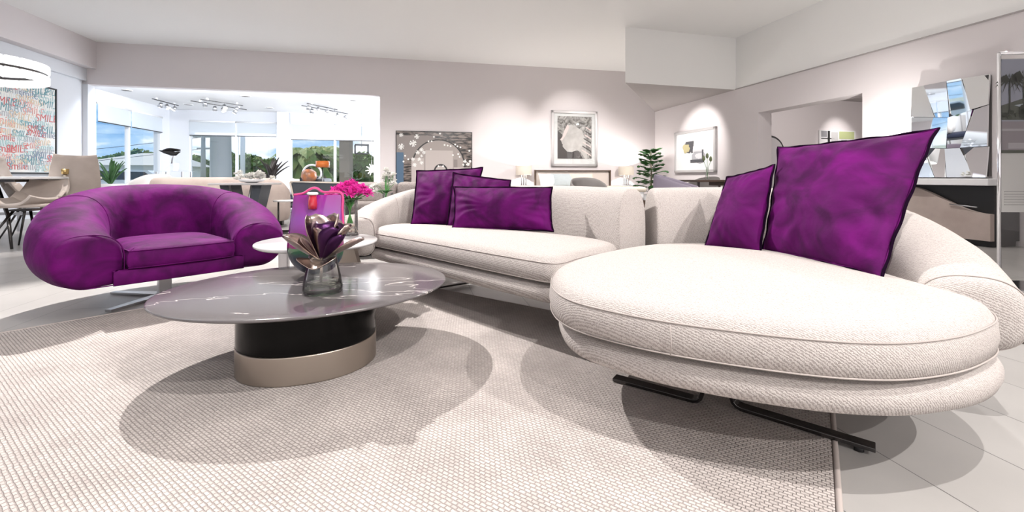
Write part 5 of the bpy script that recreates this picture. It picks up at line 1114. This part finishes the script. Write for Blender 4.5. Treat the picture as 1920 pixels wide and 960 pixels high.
prism(bm, [(.1, -.001, z2+.10), (.3, -.001, z2+.14), (.6, -.001, z2+.12), (.6, -.001, z2+.09), (.2, -.001, z2+.07)], (0, .002, 0), 2)
rnd = random.Random(2)
for (cx, cz, R) in [(.07, z2+.27, .10), (.16, z2+.29, .11), (.26, z2+.26, .08)]:
    prism(bm, [(cx-.005, -.002, z2+.05), (cx+.005, -.002, z2+.05), (cx+.004, -.002, cz), (cx-.004, -.002, cz)], (0, .002, 0), 3)
    for k in range(15):
        a = 2*PI*k/15; e_ = (cx+R*math.cos(a), cz+R*.6*math.sin(a)-.02); prism(bm, [(cx, -.003, cz), (cx+(e_[0]-cx)*.5, -.003, cz+(e_[1]-cz)*.5+.028), (e_[0], -.003, e_[1]-.015), (cx+(e_[0]-cx)*.5, -.003, cz+(e_[1]-cz)*.5+.006)], (0, .001, 0), 3)
for k in range(26):
    cx, cz, R = rnd.uniform(.03, .4), z2+rnd.uniform(.0, .08), rnd.uniform(.015, .035); prism(bm, [(cx+R*rnd.uniform(.6, 1)*math.cos(2*PI*q/9), -.004, cz+R*rnd.uniform(.6, 1)*math.sin(2*PI*q/9)) for q in range(9)], (0, .001, 0), 1 if k % 3 else 3)
rect(bm, .02, .60, z2-.075, z2-.06, .0, 5); rect(bm, .06, .2, zm+.03, zm+.07, .0, 5); rect(bm, .30, .42, zm+.03, zm+.14, .0, 2); rect(bm, .02, .6, zm, zm+.02, .0, 1)
fix(bm); obj('photograph', bm, [mat('sky_print', (.30, .31, .38), .5), mat('foliage_print', (.06, .07, .05), .5), mat('pool_print', (.36, .40, .46), .5), mat('palm_print', (.03, .035, .025), .5), mat('room_print', (.26, .23, .25), .5), mat('line_print', (.40, .37, .40), .5)], t)
bm = bmesh.new()
for k, w_ in enumerate([.28, .30, .22]): rect(bm, .30, .30+w_*.8, zm-.11-.02*k, zm-.105-.02*k, .003, 0)
for k, w_ in enumerate([.5, .54, .52, .55, .4, .53]): rect(bm, .04, .04+w_, zp+.14-.018*k, zp+.1435-.018*k, .003, 0)
fix(bm); obj('text_lines', bm, mat('grey_ink', (.35, .34, .34), .6), t)
# dark rug with white lines at the right edge
a, b, c, e_ = Fp(1868, 637, 0), Fp(1899, 575, 0), Fp(2110, 610, 0), Fp(2150, 680, 0); t = thing('patterned_rug', 'dark rug with thin white geometric lines at the right edge behind the chaise arm', 'rug', (a.x, a.y, 0))
bm = bmesh.new(); prism(bm, [a, e_, c, b], (0, 0, .01)); fix(bm); obj('pile', bm, mat('dark_pile', (.05, .038, .034), .95, var=(30, (.10, .08, .07))), t, ws=True)
bm = bmesh.new()
def ln(p, q, w=.008):
    p, q = Vector(p), Vector(q); s = (q-p).normalized(); n_ = Vector((-s.y, s.x, 0))*w; prism(bm, [p+n_+Vector((0, 0, .0102)), p-n_+Vector((0, 0, .0102)), q-n_+Vector((0, 0, .0102)), q+n_+Vector((0, 0, .0102))], (0, 0, .001))
ln(a, e_); ln(a, b); m1, m2, m3 = a.lerp(b, .45), a.lerp(e_, .35), b.lerp(c, .3); ln(m1, m2); ln(m1, m3); ln(m2, m3.lerp(e_, .3)); ln(m2.lerp(m1, .5), b.lerp(c, .6)); fix(bm); obj('line_pattern', bm, M['white'], t, ws=True)
